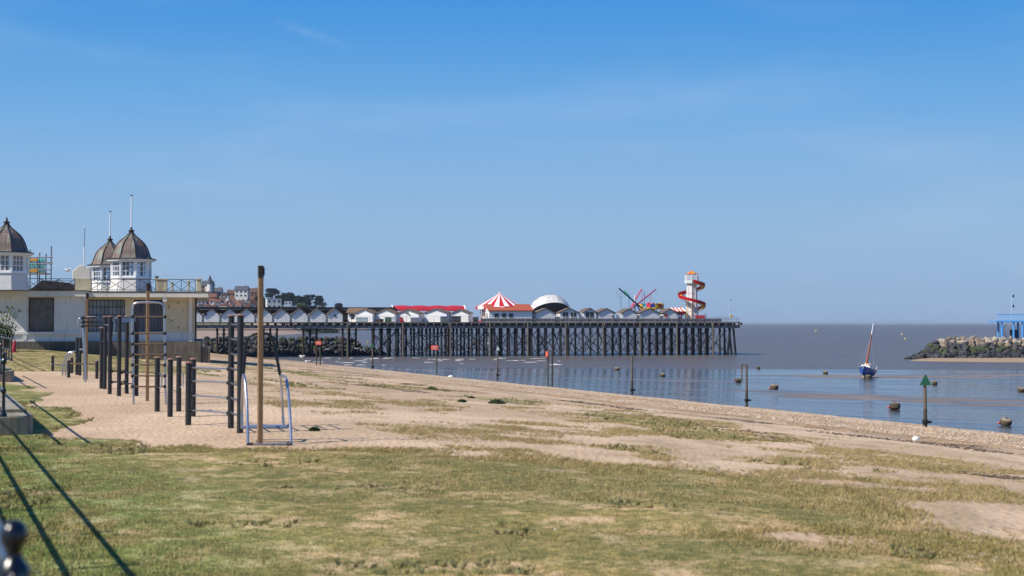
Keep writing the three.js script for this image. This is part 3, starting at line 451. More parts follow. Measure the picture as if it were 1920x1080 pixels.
// copper-domed kiosks on the roof terrace
function kiosk(label, px, eaveY, d, pole, half, glazed, turn) {
  const k = half / 1.8, base = 4.42, c = at(px, eaveY, d), ey = c.y - base, t = thing('roof_kiosk', label, 'kiosk', [c.x, base, c.z], turn, 'domed kiosks on the pavilion roof');
  const seg = 8, ph = Math.PI / 8, R = (r) => r * k / Math.cos(Math.PI / 8) * 0.905;
  const wr = R(1.46), by = ey - 1.38 * k;                // underside of the glazing
  P('base_wall', facet(lathe([[R(1.62), 0], [R(1.46), by], [0.01, by]], seg, ph)), M.wallWhite, t);
  P('sill', facet(lathe([[R(1.54), by - 0.03], [R(1.54), by + 0.08], [R(1.4), by + 0.08]], seg, ph)), M.whitePaint, t);
  P('eave', facet(lathe([[R(1.4), ey - 0.14 * k], [R(1.82), ey - 0.12 * k], [R(1.84), ey], [R(1.7), ey + 0.02]], seg, ph)), M.whitePaint, t);
  const y0 = by + 0.08, y1 = ey - 0.13 * k;
  for (let i = 0; i < seg; i++) {
    const a0 = ph + i * Math.PI / 4, a1 = a0 + Math.PI / 4, A = V(Math.sin(a0) * wr, 0, Math.cos(a0) * wr), B = V(Math.sin(a1) * wr, 0, Math.cos(a1) * wr), q = (s, y) => A.clone().lerp(B, s).setY(y);
    P('corner_post', beam(q(0, y0), q(0, y1), 0.13 * k, 0.13 * k), M.whitePaint, t);
    const inn = (s, y, f) => q(s, y).multiply(V(f, 1, f));
    const w = P('window', [beam(inn(0.08, y0 + 0.04, 0.99), inn(0.92, y0 + 0.04, 0.99), 0.08, 0.08), beam(inn(0.08, y1 - 0.04, 0.99), inn(0.92, y1 - 0.04, 0.99), 0.08, 0.08), beam(inn(0.1, y0, 0.985), inn(0.1, y1, 0.985), 0.08, 0.06), beam(inn(0.9, y0, 0.985), inn(0.9, y1, 0.985), 0.08, 0.06), ...[0.37, 0.63].map((s) => beam(inn(s, y0, 0.985), inn(s, y1, 0.985), 0.045, 0.05)), ...[0.36, 0.68].map((s) => beam(inn(0.1, mix(y0, y1, s), 0.98), inn(0.9, mix(y0, y1, s), 0.98), 0.045, 0.045))], M.whitePaint, t);
    const g = quadStrip([[inn(0.1, y0, 0.965), inn(0.9, y0, 0.965)], [inn(0.1, y1, 0.965), inn(0.9, y1, 0.965)]]);
    part('pane', g, glazed ? M.kioskGlass : M.kioskBlind, w);
  }
  P('floor', facet(lathe([[R(1.4), by + 0.05], [0.01, by + 0.05]], seg, ph)), M.paving, t);
  const prof = [[1.86, 0], [1.62, 0.05], [1.47, 0.17], [1.38, 0.40], [1.28, 0.70], [1.12, 1.02], [0.87, 1.33], [0.54, 1.60], [0.29, 1.82], [0.15, 2.0], [0.10, 2.12]];
  const dome = part('dome', uvm(facet(lathe(prof.map(([r, y]) => [R(r), ey + y * k]), seg, ph))), M.copper, t);
  for (let i = 0; i < seg; i++) { const a = ph + i * Math.PI / 4; part('rib', tube(prof.map(([r, y]) => V(Math.sin(a) * R(r) * 1.01, ey + y * k + 0.01, Math.cos(a) * R(r) * 1.01)), 0.035 * k, 20, 6), M.rib, dome); }
  part('gutter', lathe([[R(1.83), ey], [R(1.92), ey + 0.015], [R(1.9), ey + 0.06], [R(1.8), ey + 0.06]], seg, ph), M.rib, dome);
  const ft = ey + 2.1 * k;
  part('finial', lathe([[0.10, ft - 0.06], [0.22, ft + 0.02], [0.24, ft + 0.07], [0.10, ft + 0.12], [0.08, ft + 0.2], [0.05, ft + 0.34], [0.02, ft + 0.4], [0, ft + 0.4]].map(([r, y]) => [r * k, y]), 12), M.rib, t);
  if (pole) { const p = part('flagpole', bar(V(0, ft + 0.2, 0), V(0, ft + pole, 0), 0.055, 10, 0.045), M.pole, t); part('truck', lathe([[0, ft + pole], [0.09, ft + pole], [0.1, ft + pole + 0.05], [0, ft + pole + 0.08]], 10), M.rib, p); }
  return t;
}
M.kioskGlass = mat('#cfd8df', 0.06, { phys: true, transmission: 1, thickness: 0, side: THREE.DoubleSide }); M.kioskBlind = mat('#8d8a86', 0.25);
kiosk('copper-domed white kiosk with the tallest flagpole on the pavilion roof', 246, 487, 104, 2.62, 1.78, true, 0.09);
kiosk('copper-domed kiosk with a shorter flagpole partly behind the front kiosk', 206, 498.5, 114, 2.25, 1.78, true, 0.2);
kiosk('copper-domed kiosk with shuttered panes cut by the frame edge', 12, 475, 98, 0, 1.8, false, 0.17);

{ // things on the roof
  const m = at(158, 500, 101.5), t = thing('radio_mast', 'thin white mast rising from the scrolled parapet block', 'mast', [m.x, 6.1, m.z]);
  P('mast_pole', bar(V(0, 0, 0), V(-0.02, 1.5, 0), 0.045, 8), M.pole, t); P('whip', bar(V(-0.02, 1.5, 0), V(0.03, 2.9, 0), 0.025, 6), M.scaffoldPole, t); P('tip', box(0.09, 0.14, 0.09, 0.03, 2.92, 0, 0, 0.02), M.pole, t);
  const s = at(72, 545, 108), g = thing('scaffold', 'steel scaffold with green netting and orange boards behind the shuttered kiosk', 'scaffold', [s.x, 4.42, s.z]);
  const X = (px) => (px - 72) * 108 / FPX, Y = (py) => EYE + (606 - py) * 108 / FPX - 4.42;
  for (const [px, top, z] of [[56, 468, 0], [64, 472, -1.2], [76, 474, -1.2], [95.5, 461, 0], [70, 482, 0]]) P('pole', bar(V(X(px), 0, z), V(X(px), Y(top), z), 0.05, 8), M.scaffoldPole, g);
  for (const [py, a, c] of [[482.5, 48, 99], [494.5, 48, 98], [492, 82, 99], [505.5, 50, 98]]) P('ledger', bar(V(X(a), Y(py), 0.06), V(X(c), Y(py), 0.06), 0.045, 8), M.scaffoldPole, g);
  const net = []; for (let j = 0; j <= 8; j++) { const r = []; for (let i = 0; i <= 10; i++) r.push(V(X(mix(50, 82, i / 10)), Y(mix(512, 484, j / 8)), -0.3 + 0.12 * Math.sin(i * 1.7 + j) + 0.06 * Math.sin(j * 2.1))); net.push(r); }
  part('netting', quadStrip(net), M.net, g);
  P('toe_board', box(X(71) - X(57), 0.2, 0.05, X(64), Y(487), 0.12), M.scaffoldBoard, g); P('toe_board', box(X(71) - X(57), 0.22, 0.05, X(64), Y(507), 0.12), M.scaffoldBoard, g);
  P('platform', box(X(86) - X(50), 0.08, 1.2, X(68), Y(513), -0.5), M.timber, g);
}
{ // at the wall foot: shrub, stake, red cone
  const s = at(4, 655, 92), g = thing('shrub', 'leafy green shrub against the pavilion wall at the frame edge', 'shrub', [s.x, 0.25, s.z]), R = mulberry(12), lv = [];
  const stems = []; for (let i = 0; i < 16; i++) { const a = R() * 6.28, h = 1.2 + R() * 1.9, tip = V(Math.cos(a) * (0.3 + R() * 0.9), h, Math.sin(a) * 0.7); stems.push(tube([V(Math.cos(a) * 0.1, 0, Math.sin(a) * 0.1), tip.clone().multiplyScalar(0.5).setY(h * 0.55), tip], 0.018, 6, 5));
    for (let k = 0; k < 90; k++) { const t = 0.25 + 0.75 * R(), c = tip.clone().multiplyScalar(t * 0.9).setY(h * t).add(V((R() - 0.5) * 0.5, (R() - 0.5) * 0.4, (R() - 0.5) * 0.5)), l = new THREE.PlaneGeometry(0.05 + 0.05 * R(), 0.09 + 0.06 * R()); l.rotateX(R() * 3); l.rotateY(R() * 6); l.translate(c.x, Math.max(0.05, c.y), c.z); lv.push(l); } }
  part('stems', merge(stems), M.bark, g); part('foliage', merge(lv), M.leaf, g);
  const k = at(6, 660, 88); const st = P('wooden_stake', [box(0.12, 0.95, 0.12, 0, 0.42, 0, 0.2, 0.01)], M.timber); st.position.set(k.x, 0.28, k.z); tag(st, 'short wooden stake standing beside the shrub', 'stake');
  const c = at(25, 661, 90), cn = thing('traffic_cone', 'dull red cone leaning near the pavilion wall beside the shrub', 'cone', [c.x, 0.31, c.z]); part('cone_body', lathe([[0.19, 0.03], [0.17, 0.05], [0.05, 0.78], [0.03, 0.8], [0, 0.8]], 16), M.coneRed, cn); P('cone_base', box(0.46, 0.05, 0.46, 0, 0.02, 0, 0, 0.02), M.coneRed, cn); cn.rotation.z = -0.12;
}

// ---------- outdoor gym on the sand ----------
M.capDark = mat('#4a423a', 0.8, { map: T.rust });
const G0 = (px, py) => { const r = ray(px, py), k = -EYE / r.y; return V(r.x * k, beachY(r.x * k, -r.z * k), r.z * k); };
const postGeo = new Map();
function gymPost(parent, o, px, py, h, cap = true) {
  const g = G0(px, py), key = h.toFixed(2); if (!postGeo.has(key)) postGeo.set(key, lathe([[0.001, -0.15], [0.062, -0.15], [0.062, h - 0.01], [0.058, h], [0.001, h]], 18));
  const m = part('post', postGeo.get(key), M.rubber, parent); m.position.copy(g.clone().sub(o));
  if (cap) { if (!postGeo.cap) postGeo.cap = lathe([[0.001, 0], [0.078, 0], [0.082, 0.012], [0.078, 0.028], [0.05, 0.036], [0.001, 0.038]], 18); part('cap', postGeo.cap, M.capOrange, m).position.y = h; }
  return g.clone().sub(o);
}
const knuckle = (p, parent, r = 0.045) => { if (!postGeo.knob) postGeo.knob = new THREE.SphereGeometry(1, 12, 8); const m = part('clamp', postGeo.knob, M.clamp, parent); m.position.copy(p); m.scale.set(r, r * 1.1, r); return m; };
const gym = (name, label, px, py) => { const o = G0(px, py), t = thing(name, label, 'gym equipment', o.toArray(), 0, 'outdoor gym on the sand'); t.o = o; return t; };
{ // tall wooden poles
  for (const [px, top, base, label] of [[487.5, 497, 834, 'tallest-looking square wooden pole standing inside the stepper frame'], [276, 530, 752, 'square wooden pole behind the ladder frame'], [162, 548.5, 711, 'square wooden pole beside the small curved rung arch']]) {
    const g = G0(px, base), h = (base - top) / FPX * -g.z, t = thing('wooden_pole', label, 'pole', g.toArray(), 0.35, 'wooden poles in the outdoor gym');
    P('shaft', [box(0.09, h - 0.1, 0.09, 0, (h - 0.1) / 2 - 0.1, 0, 0, 0.012)], M.timber, t); P('metal_cap', [box(0.094, 0.22, 0.094, 0, h - 0.125, 0, 0, 0.01), box(0.025, 0.14, 0.04, 0.055, h - 0.12, 0)], M.capDark, t);
  }
}
{ // stepper frame, nearest
  const t = gym('stepper_frame', 'nearest steel stepper frame with black hoop handle and metal footplate', 505, 833.5), o = t.o, d0 = 25.1, q = (px, py, d) => at(px, py, d).sub(o);
  const db = 26.2;
  P('hoop_handle', tube([q(456.5, 702, 25.7), q(459, 672, 25.7), q(462, 645, 25.7), q(468, 631, 25.7), q(480, 626.5, 25.7), q(502, 626.5, 25.7), q(510, 634, 25.7), q(516, 655, 25.7), q(525, 703, 25.7)], 0.028, 48, 10), M.handgrip, t);
  P('front_leg', tube([q(456.5, 702, 25.7), q(459, 712, 25.55), q(463, 760, 25.3), q(465, 838, 25.05)], 0.026, 24, 10), M.steel, t);
  P('front_leg', tube([q(526, 705, 25.7), q(534, 706, 25.6), q(537.5, 715, 25.5), q(543, 770, 25.3), q(546, 838, 25.05)], 0.026, 28, 10), M.steel, t);
  P('rear_leg', tube([q(456.5, 702, 25.7), q(455, 715, 25.9), q(453.5, 760, db), q(453.5, 803, db)], 0.024, 20, 10), M.steel, t);
  P('rear_leg', tube([q(525.5, 703, 25.7), q(527, 715, 25.9), q(530, 770, db), q(531.5, 797, db)], 0.024, 20, 10), M.steel, t);
  P('base_bar', bar(q(465, 834.5, 25.08), q(546, 833, 25.08), 0.03, 12), M.steelDull, t);
  P('base_clamp', bar(q(463, 835, 25.08), q(474, 834.7, 25.08), 0.055, 14, 0.045, true), M.clamp, t); P('base_clamp', bar(q(548, 832.6, 25.08), q(538, 833.4, 25.08), 0.055, 14, 0.045, true), M.clamp, t);
  const fl = q(455, 803, 25.75), fr = q(540, 799, 25.75), W = fl.distanceTo(fr);
  P('footplate', [box(W, 0.05, 0.16, (fl.x + fr.x) / 2, (fl.y + fr.y) / 2, (fl.z + fr.z) / 2, 0, 0.015)], M.plate, t);
  P('footplate', [box(W * 0.92, 0.045, 0.14, (fl.x + fr.x) / 2 - 0.02, (fl.y + fr.y) / 2 - 0.01, fl.z - 0.42, 0, 0.015)], M.plate, t);
  P('plate_rail', [beam(fl, V(fl.x, fl.y, fl.z - 0.5), 0.04, 0.04), beam(fr, V(fr.x - 0.04, fr.y, fr.z - 0.5), 0.04, 0.04)], M.steelDull, t);
}
{ // horizontal bars and ladder
  const t = gym('ladder_station', 'dark gym posts with four long steel bars and a tall runged ladder', 400, 798), o = t.o;
  const a = gymPost(t, o, 353, 796.7, 1.30), b = gymPost(t, o, 362, 781, 1.31), c = gymPost(t, o, 432.8, 803, 2.29), d = gymPost(t, o, 450, 812, 2.29);
  for (const h of [0.31, 0.62, 0.93, 1.21]) { const A = a.clone().setY(a.y + h).add(V(0.06, 0, 0)), B = c.clone().setY(c.y + h); P('long_bar', bar(A, B, 0.017, 10), M.steel, t); knuckle(A, t, 0.05); knuckle(B.clone().add(V(-0.06, 0, 0)), t, 0.04); }
  for (let k = 0; k < 7; k++) { const h = 0.32 + k * 0.3, A = c.clone().setY(c.y + h), B = d.clone().setY(d.y + h); P('rung', bar(A, B, 0.02, 8), M.steelDull, t); knuckle(A.clone().add(V(0.03, 0, 0.06)), t, 0.035); }
}
{ // dip station
  const t = gym('dip_station', 'three waist-high dark posts with curved steel grab handles', 318.9, 781.7), o = t.o;
  const a = gymPost(t, o, 294.7, 771.7, 1.30), b = gymPost(t, o, 318.9, 781.7, 1.31), c = gymPost(t, o, 335, 771.7, 1.31);
  for (const p of [a, c]) { const q = (x, y) => V(p.x + x, p.y + y, p.z + 0.03); P('grab_handle', tube([q(0.03, 0.92), q(0.10, 0.91), q(0.115, 0.84), q(0.11, 0.68), q(0.09, 0.59), q(0.03, 0.58)], 0.017, 24, 8), M.steel, t); knuckle(q(0.02, 0.92), t, 0.04); knuckle(q(0.02, 0.58), t, 0.04); }
}
{ // ladder frame with rounded top
  const t = gym('climbing_frame', 'tall steel ladder frame with rounded top and brown rungs', 280, 758.6), o = t.o, d = 37.6, q = (px, py) => at(px, py, d).sub(o);
  P('frame_tube', tube([q(250.7, 762), q(249.5, 700), q(247.6, 590), q(248, 576), q(251, 570), q(257, 567.5), q(298, 567.5), q(304, 569.5), q(307.5, 575), q(308.3, 590), q(310, 700), q(311.2, 762)], 0.028, 90, 10), M.steel, t);
  for (const py of [594, 625, 645, 665, 684, 704.7, 724.6]) { const a = q(248.3, py), b = q(309, py); P('rung', bar(a, b, 0.021, 8), M.rung, t); knuckle(a, t, 0.05); knuckle(b, t, 0.05); }
}
{ // pull-up station of tall posts
  const t = gym('pull_up_station', 'cluster of six tall dark posts with pull-up bars and handles', 215, 742), o = t.o;
  const a = gymPost(t, o, 190, 728.7, 1.98), b = gymPost(t, o, 196.5, 729.5, 2.35), c = gymPost(t, o, 205.7, 739, 2.34), d = gymPost(t, o, 223, 743, 2.34), e = gymPost(t, o, 237.3, 737.7, 2.34), f = gymPost(t, o, 255.6, 742, 2.34, false);
  const up = (p, h, x = 0) => V(p.x + x, p.y + h, p.z);
  P('top_bar', tube([up(c, 2.06), up(c, 2.24, 0.04), up(c, 2.29, 0.1), up(d, 2.29, -0.06)], 0.018, 24, 8), M.steel, t);
  P('top_plate', beam(up(d, 2.23), up(f, 2.27), 0.05, 0.14), M.plate, t);
  P('top_bar', bar(up(b, 2.1), up(c, 2.1), 0.018, 8), M.steel, t); P('top_bar', bar(up(a, 1.55), up(b, 1.55), 0.018, 8), M.steel, t);
  for (const p of [c, e]) { P('grab_handle', tube([up(p, 2.24, 0.04), up(p, 2.2, 0.12), up(p, 2.0, 0.13), up(p, 1.84, 0.1), up(p, 1.8, 0.03)], 0.017, 24, 8), M.steel, t); knuckle(up(p, 1.8, 0.04), t, 0.045); }
  for (const h of [0.36, 0.69]) { P('low_bar', bar(up(c, h), up(e, h), 0.02, 8), M.rung, t); P('low_bar', bar(up(d, h), up(f, h), 0.02, 8), M.steelDull, t); for (const p of [c, d]) { const k = part('bracket', new THREE.ConeGeometry(0.06, 0.14, 8), M.clamp, t); k.position.copy(up(p, h, 0.1)); k.rotation.z = -Math.PI / 2; } knuckle(up(e, h, -0.06), t, 0.05); }
}
{ // small arch of rungs on one leaning pole
  const t = gym('rung_arch', 'leaning steel pole carrying a small curved arch of rungs', 160.3, 716), o = t.o, d = 52.2, q = (px, py, dd = 0) => at(px, py, d + dd).sub(o);
  P('leaning_pole', tube([q(160.4, 718), q(158.6, 670), q(156, 625), q(153, 600), q(150, 596), q(147.5, 600), q(146, 608)], 0.045, 40, 10), M.steel, t);
  P('side_tube', tube([q(155, 597, 0.6), q(168, 594.5, 0.6), q(180, 595, 0.6), q(184.5, 600, 0.6), q(187, 612, 0.6), q(189.5, 622, 0.6)], 0.04, 30, 10), M.steelDull, t);
  for (const [py, x1] of [[596, 181], [604, 184], [611.5, 186]]) { P('rung', bar(q(154, py), q(x1, py, 0.6), 0.033, 8), M.rung, t); knuckle(q(155, py), t, 0.07); }
  P('stay', bar(q(157, 655), q(150, 655, 0.8), 0.03, 8), M.steel, t); P('rear_pole', bar(q(158, 712, 1.2), q(157, 600, 1.2), 0.04, 8), M.steelDull, t);
}
{ // sit-up bench with twin arcs
  const t = gym('sit_up_bench', 'pair of short dark posts with twin curved silver tubes reaching the ground', 147, 704), o = t.o;
  const a = gymPost(t, o, 144, 703, 1.56, false), b = gymPost(t, o, 149.7, 704, 1.56, false), d = 57.5, q = (px, py) => at(px, py, d).sub(o);
  for (const s of [0, 5.6]) P('curved_tube', tube([q(117 + s, 704), q(118.5 + s, 690), q(122 + s, 675), q(128 + s, 663), q(134 + s, 660), q(143, 659.5)], 0.035, 30, 8), M.steel, t);
  P('cross_bar', bar(q(131, 661), q(136.6, 661), 0.03, 8), M.steelDull, t); knuckle(q(143.5, 660), t, 0.08); knuckle(q(146, 673), t, 0.07);
}
{ // low hurdles
  const t = gym('low_hurdle', 'low dark posts joined by knee-high bars at the far end of the gym', 150, 708), o = t.o;
  const a = gymPost(t, o, 98.7, 696, 0.68), b = gymPost(t, o, 134.5, 700, 0.66), c = gymPost(t, o, 128.7, 708, 0.67), e = gymPost(t, o, 181.6, 710, 0.67);
  const up = (p, h) => V(p.x, p.y + h, p.z);
  P('hurdle_bar', bar(up(a, 0.3), up(b, 0.34), 0.03, 8), M.steelDull, t); P('hurdle_bar', bar(up(c, 0.56), up(e, 0.56), 0.03, 8), M.rung, t);
}

// ---------- pier ----------
const PX0 = (877 - 960) / FPX * 300;
const pU = (px, v = 0) => { const t = (px - 960) / FPX; return (300 * t + t * v * BC - PX0 + v * BS) / (BC - t * BS); };
const pD = (u, v = 0) => 300 + u * BS + v * BC;
const pY = (py, u, v = 0) => EYE + (606 - py) / FPX * pD(u, v);
const pW = (u, y, v = 0) => V(PX0 + u * BC - v * BS, y, -pD(u, v));
const DECK = 2.42;
const onPier = (name, label, cat, u, v, group, turn = 0, y = DECK) => { const p = pW(u, y, v); return thing(name, label, cat, p.toArray(), BT + turn, group); };
{
  const u0 = -84, u1 = pU(1388), W = 24, uN = pU(700), o = pW(0, 0, 0);
  const p = thing('pier', 'long pleasure pier on dark braced piles with a grey girder edge', 'pier', o.toArray(), BT);
  const neck = [u0, uN, 11], head = [uN, u1, W];
  for (const [a, b, w] of [neck, head]) {
    P('deck', box(b - a, 0.24, w, (a + b) / 2, DECK - 0.12, -w / 2), M.deck, p);
    P('girder', [box(b - a, 0.62, 0.3, (a + b) / 2, 1.42, -0.35), box(b - a, 0.06, 0.5, (a + b) / 2, 1.1, -0.35), box(b - a, 0.62, 0.3, (a + b) / 2, 1.42, -w + 0.4)], M.girder, p);
    for (let u = a + 0.5; u < b; u += 1.62) P('joist', box(0.22, 0.42, w - 1.2, u, 1.955, -w / 2 - 0.2), M.joist, p);
  }
  for (let u = u0 + 0.6; u < u1; u += 1.62) P('bracket', box(0.1, 0.4, 0.34, u, 1.93, -0.17), M.bracket, p);
  P('end_girder', box(0.3, 0.62, W - 1, u1 - 0.2, 1.42, -W / 2), M.girder, p); P('end_nose', box(0.5, 0.5, 1.2, u1 + 0.25, 2.0, -0.7), M.joist, p);
  // piles and crossed braces
  const pg = new THREE.CylinderGeometry(0.2, 0.24, 6.6, 10), cg = lathe([[0.2, 0], [0.3, 0.1], [0.3, 0.3], [0.22, 0.45]], 10), piles = [];
  const pile = (u, v, m = M.pile) => { const q = part('pile', pg, m, p); q.position.set(u, -2.2, -v); const c = part('pile_collar', cg, m, q); c.position.y = 2.75; return [u, v]; };
  const brace = (a, b, r = 0.055) => part('brace', bar(V(a[0], a[2], -a[1]), V(b[0], b[2], -b[1]), r, 5), M.brace, p);
  for (const px of [420, 507, 581.5, 655]) { const q = [-12.5, 0, 12.5].map((s, i) => pile(pU(px + s, 0.6 + i * 3.6), 0.6 + i * 3.6, i ? M.pile : M.rustyPile)); for (const [a, b] of [[q[0], q[1]], [q[1], q[2]]]) { brace([...a, 0.9], [...b, -4.4], 0.05); brace([...a, -4.4], [...b, 0.9], 0.05); } P('tie', bar(V(q[0][0], -0.1, -q[0][1]), V(q[2][0], -0.1, -q[2][1]), 0.06, 5), M.brace, p); }
  P('service_pipe', bar(V(u0, 0.78, -0.9), V(pU(745), 0.78, -0.9), 0.09, 8), M.rustyPile, p);
  const R = mulberry(91), rows = [[0.6, 1.62, pU(699)], [9.5, 1.71, pU(701, 9.5)]];
  rows.forEach(([v, st, a], ri) => { let prev = null, k = 0; for (let u = a; u < u1 - 3.2; u += st + (R() - 0.5) * 0.12) { const q = pile(u, v); if (prev && !(ri && k % 2)) { brace([...prev, 0.95], [...q, -4.3]); brace([...prev, -4.3], [...q, 0.95]); } if (prev && k % 3 === 1) { const b = [q[0] + 2 * st, v]; brace([...prev, -0.2], [...b, -4.5], 0.085); brace([...prev, -4.5], [...b, 0.6], 0.085); } prev = q; k++; } });
  for (let u = pU(760); u < u1 - 4; u += 5.1) { brace([u, 0.6, 0.8], [u + 0.4, 9.5, -4.2], 0.05); brace([u, 0.6, -4.2], [u + 0.4, 9.5, 0.8], 0.05); }
  for (const [b, t] of [[1361, 1360], [1365.5, 1371], [1374, 1369], [1381.5, 1377]]) P('raked_pile', bar(V(pU(b), -5.4, -0.7), V(pU(t), 1.15, -0.7), 0.26, 10, 0.22), M.pile, p);
  brace([pU(1352), 0.7, 0.9], [pU(1375), 0.7, -4.4]); brace([pU(1352), 0.7, -4.4], [pU(1372), 0.7, 0.6]);
  for (const px of [652, 756, 845, 919, 990, 1061, 1131, 1200.5, 1269.5, 1337]) P('fender_pile', bar(V(pU(px, -0.4), -5.6, 0.4), V(pU(px, -0.4), 2.3, 0.4), 0.2, 10, 0.17), M.timberGrey, p);
  for (const px of [700, 753.5, 838]) P('rusty_pile', bar(V(pU(px), -5.4, -0.3), V(pU(px), 1.1, -0.3), 0.16, 8), M.rustyPile, p);
  // edge railing
  const rg = new THREE.CylinderGeometry(0.035, 0.035, 1.12, 6); rg.translate(0, 0.56, 0);
  for (let u = u0; u < u1; u += 1.92) { const q = part('railing_post', rg, M.rail, p); q.position.set(u, DECK, -0.18); }
  for (const h of [1.12, 0.6]) P('railing_bar', bar(V(u0, DECK + h, -0.18), V(u1, DECK + h, -0.18), 0.026, 6), M.rail, p);
  for (const h of [1.12, 0.8, 0.5, 0.2]) P('railing_bar', bar(V(u1 - 0.1, DECK + h, -0.18), V(u1 - 0.1, DECK + h, -W), 0.026, 6), M.rail, p);
  for (let u = pU(902), e = pU(1341); u < e; u += 1.92) P('infill_panel', box(1.86, 0.74, 0.05, u + 0.96, DECK + 0.41, -0.27), M.panel, p);
  for (let u = pU(1345); u < u1; u += 0.42) P('baluster', box(0.05, 1.1, 0.05, u, DECK + 0.55, -0.18), M.rail, p);
}
// huts
const boardMats = new Map();
function hut(o) { // front gable towards the viewer; v is the front face
  const { label, l, r, apex, eave, v = 1.9, depth = 3, wall = M.hutGrey, roof = M.hutRoof, turn = 0, name = 'beach_hut', group } = o;
  const uc = pU((l + r) / 2, v), w = pU(r, v) - pU(l, v), h0 = pY(eave, uc, v) - DECK, h1 = pY(apex, uc, v) - DECK;
  const t = onPier(name, label, 'hut', uc, v, group, turn), hw = w / 2 / (turn ? Math.cos(turn) : 1);
  P('walls', prism([[-hw, 0], [hw, 0], [hw, h0], [0, h1], [-hw, h0]], depth).translate(0, 0, -depth - 0.02), wall, t);
  const n = 8, bd = [];
  for (let k = 0; k < n; k++) { const y0 = h1 * k / n, y1 = h1 * (k + 1) / n, half = (y) => (y <= h0 ? hw : hw * (h1 - y) / (h1 - h0)); if (half(y1) < 0.05 && k < n - 1) continue; bd.push(quadStrip([[V(-half(y0), y0, 0.035), V(half(y0), y0, 0.035)], [V(-half(y1), y1, 0.004), V(half(y1), y1, 0.004)]])); if (k) bd.push(quadStrip([[V(-half(y0), y0, 0.004), V(half(y0), y0, 0.004)], [V(-half(y0), y0, 0.035), V(half(y0), y0, 0.035)]])); }
  part('front_boards', merge(bd.map(uvm)), wall, t);
  const ov = 0.22, sl = (h1 - h0) / hw, rl = Math.hypot(hw + ov, (hw + ov) * sl), ang = Math.atan(sl);
  for (const s of [-1, 1]) { const g = box(rl, 0.09, depth + 0.5, 0, 0, 0); g.rotateZ(-s * ang); g.translate(s * (hw + ov) / 2, h1 - (hw + ov) * sl / 2 + 0.06, -depth / 2); P('roof_slope', g, roof, t); const b = box(rl, 0.13, 0.05, 0, 0, 0); b.rotateZ(-s * ang); b.translate(s * (hw + ov) / 2, h1 - (hw + ov) * sl / 2 + 0.03, 0.275); P('bargeboard', b, o.barge ?? M.trimDark, t); }
  for (const [a, b, y0, y1, m = M.darkGlass] of o.win ?? []) { const x0 = pU(a, v) - uc, x1 = pU(b, v) - uc, Y0 = pY(y0, uc, v) - DECK, Y1 = pY(y1, uc, v) - DECK, q = P('window', box(x1 - x0, Y1 - Y0, 0.04, (x0 + x1) / 2, (Y0 + Y1) / 2, 0.06), m, t); P('window_frame', [box(x1 - x0 + 0.12, 0.06, 0.06, (x0 + x1) / 2, Y0 - 0.03, 0.07), box(x1 - x0 + 0.12, 0.06, 0.06, (x0 + x1) / 2, Y1 + 0.03, 0.07), box(0.05, Y1 - Y0, 0.05, (x0 + x1) / 2, (Y0 + Y1) / 2, 0.08)], M.trimWhite, q); }
  if (o.vent) { const x = pU(o.vent[0], v) - uc, y = pY(o.vent[1], uc, v) - DECK; P('vent', box(0.42, 0.4, 0.12, x, y, 0.08, 0, 0.03), M.clamp, t); }
  if (o.link) { P('link_gate', [box(0.62, 0.12, 0.1, hw + 0.34, 1.5, -0.6), box(0.08, 1.5, 0.1, hw + 0.1, 0.75, -0.6), box(0.08, 1.5, 0.1, hw + 0.58, 0.75, -0.6), box(0.4, 0.08, 0.08, hw + 0.34, 1.0, -0.6), box(0.4, 0.08, 0.08, hw + 0.34, 0.6, -0.6)], M.trimWhite, t); }
  if (o.extra) o.extra(t, uc, hw, h0, h1);
  return t;
}
const nth = ['first', 'second', 'third', 'fourth', 'fifth', 'sixth', 'seventh', 'eighth', 'ninth', 'tenth'];
[331, 364, 397, 430.4, 462.5, 495.4, 528.6, 562, 596].forEach((a, i) => { if (i) hut({ label: i === 1 ? 'pale grey beach hut mostly hidden by the pavilion corner' : nth[i - 2] + ' fully visible pale grey beach hut counting seaward from the pavilion corner', l: a - 14.2, r: a + 14.6, apex: 578.5, eave: 589.5, group: 'grey beach huts on the pier neck', vent: a === 397 ? [386, 590] : null,
  extra: (t, uc, hw) => P('link_fascia', [box(0.55, 0.2, 0.1, hw + 0.27, 1.56, -0.45), box(0.42, 1.4, 0.06, hw + 0.27, 0.7, -0.7)], M.trimWhite, t) }); });
hut({ label: 'pale grey beach hut with a small black vent, last before the white huts', l: 615, r: 642.5, apex: 578.5, eave: 588.5, vent: [628, 592], group: 'grey beach huts on the pier neck' });
const wh = { wall: M.hutWhite, roof: M.hutRoofBrown, v: 2.6, depth: 4, turn: -0.42, barge: M.hutRoofBrown, group: 'white huts in the middle of the pier' };
hut({ ...wh, label: 'white hut with a brown roof wing, first of the bright huts', l: 668, r: 698, apex: 579.6, eave: 586.5, extra: (t, uc, hw, h0, h1) => { P('side_wing', prism([[-hw - 2.0, 0], [-hw - 0.02, 0], [-hw - 0.02, h0], [-hw - 2.0, h0]], 2.6).translate(0, 0, -3.4), M.hutWhite, t); P('wing_roof', prism([[-1.9, 0], [0, 1.0], [1.9, 0], [1.9, 0.1], [0, 1.1], [-1.9, 0.1]], hw + 2.4).rotateY(Math.PI / 2).translate(-hw - 2.3, h0 - 0.02, -2.1), M.hutRoofBrown, t); P('side_window', box(0.8, 1.0, 0.06, -hw - 1.0, 1.1, -0.78), M.darkGlass, t); } });
hut({ ...wh, label: 'white hut with brown roof behind the green bin', l: 706.5, r: 739, apex: 579.6, eave: 587 });
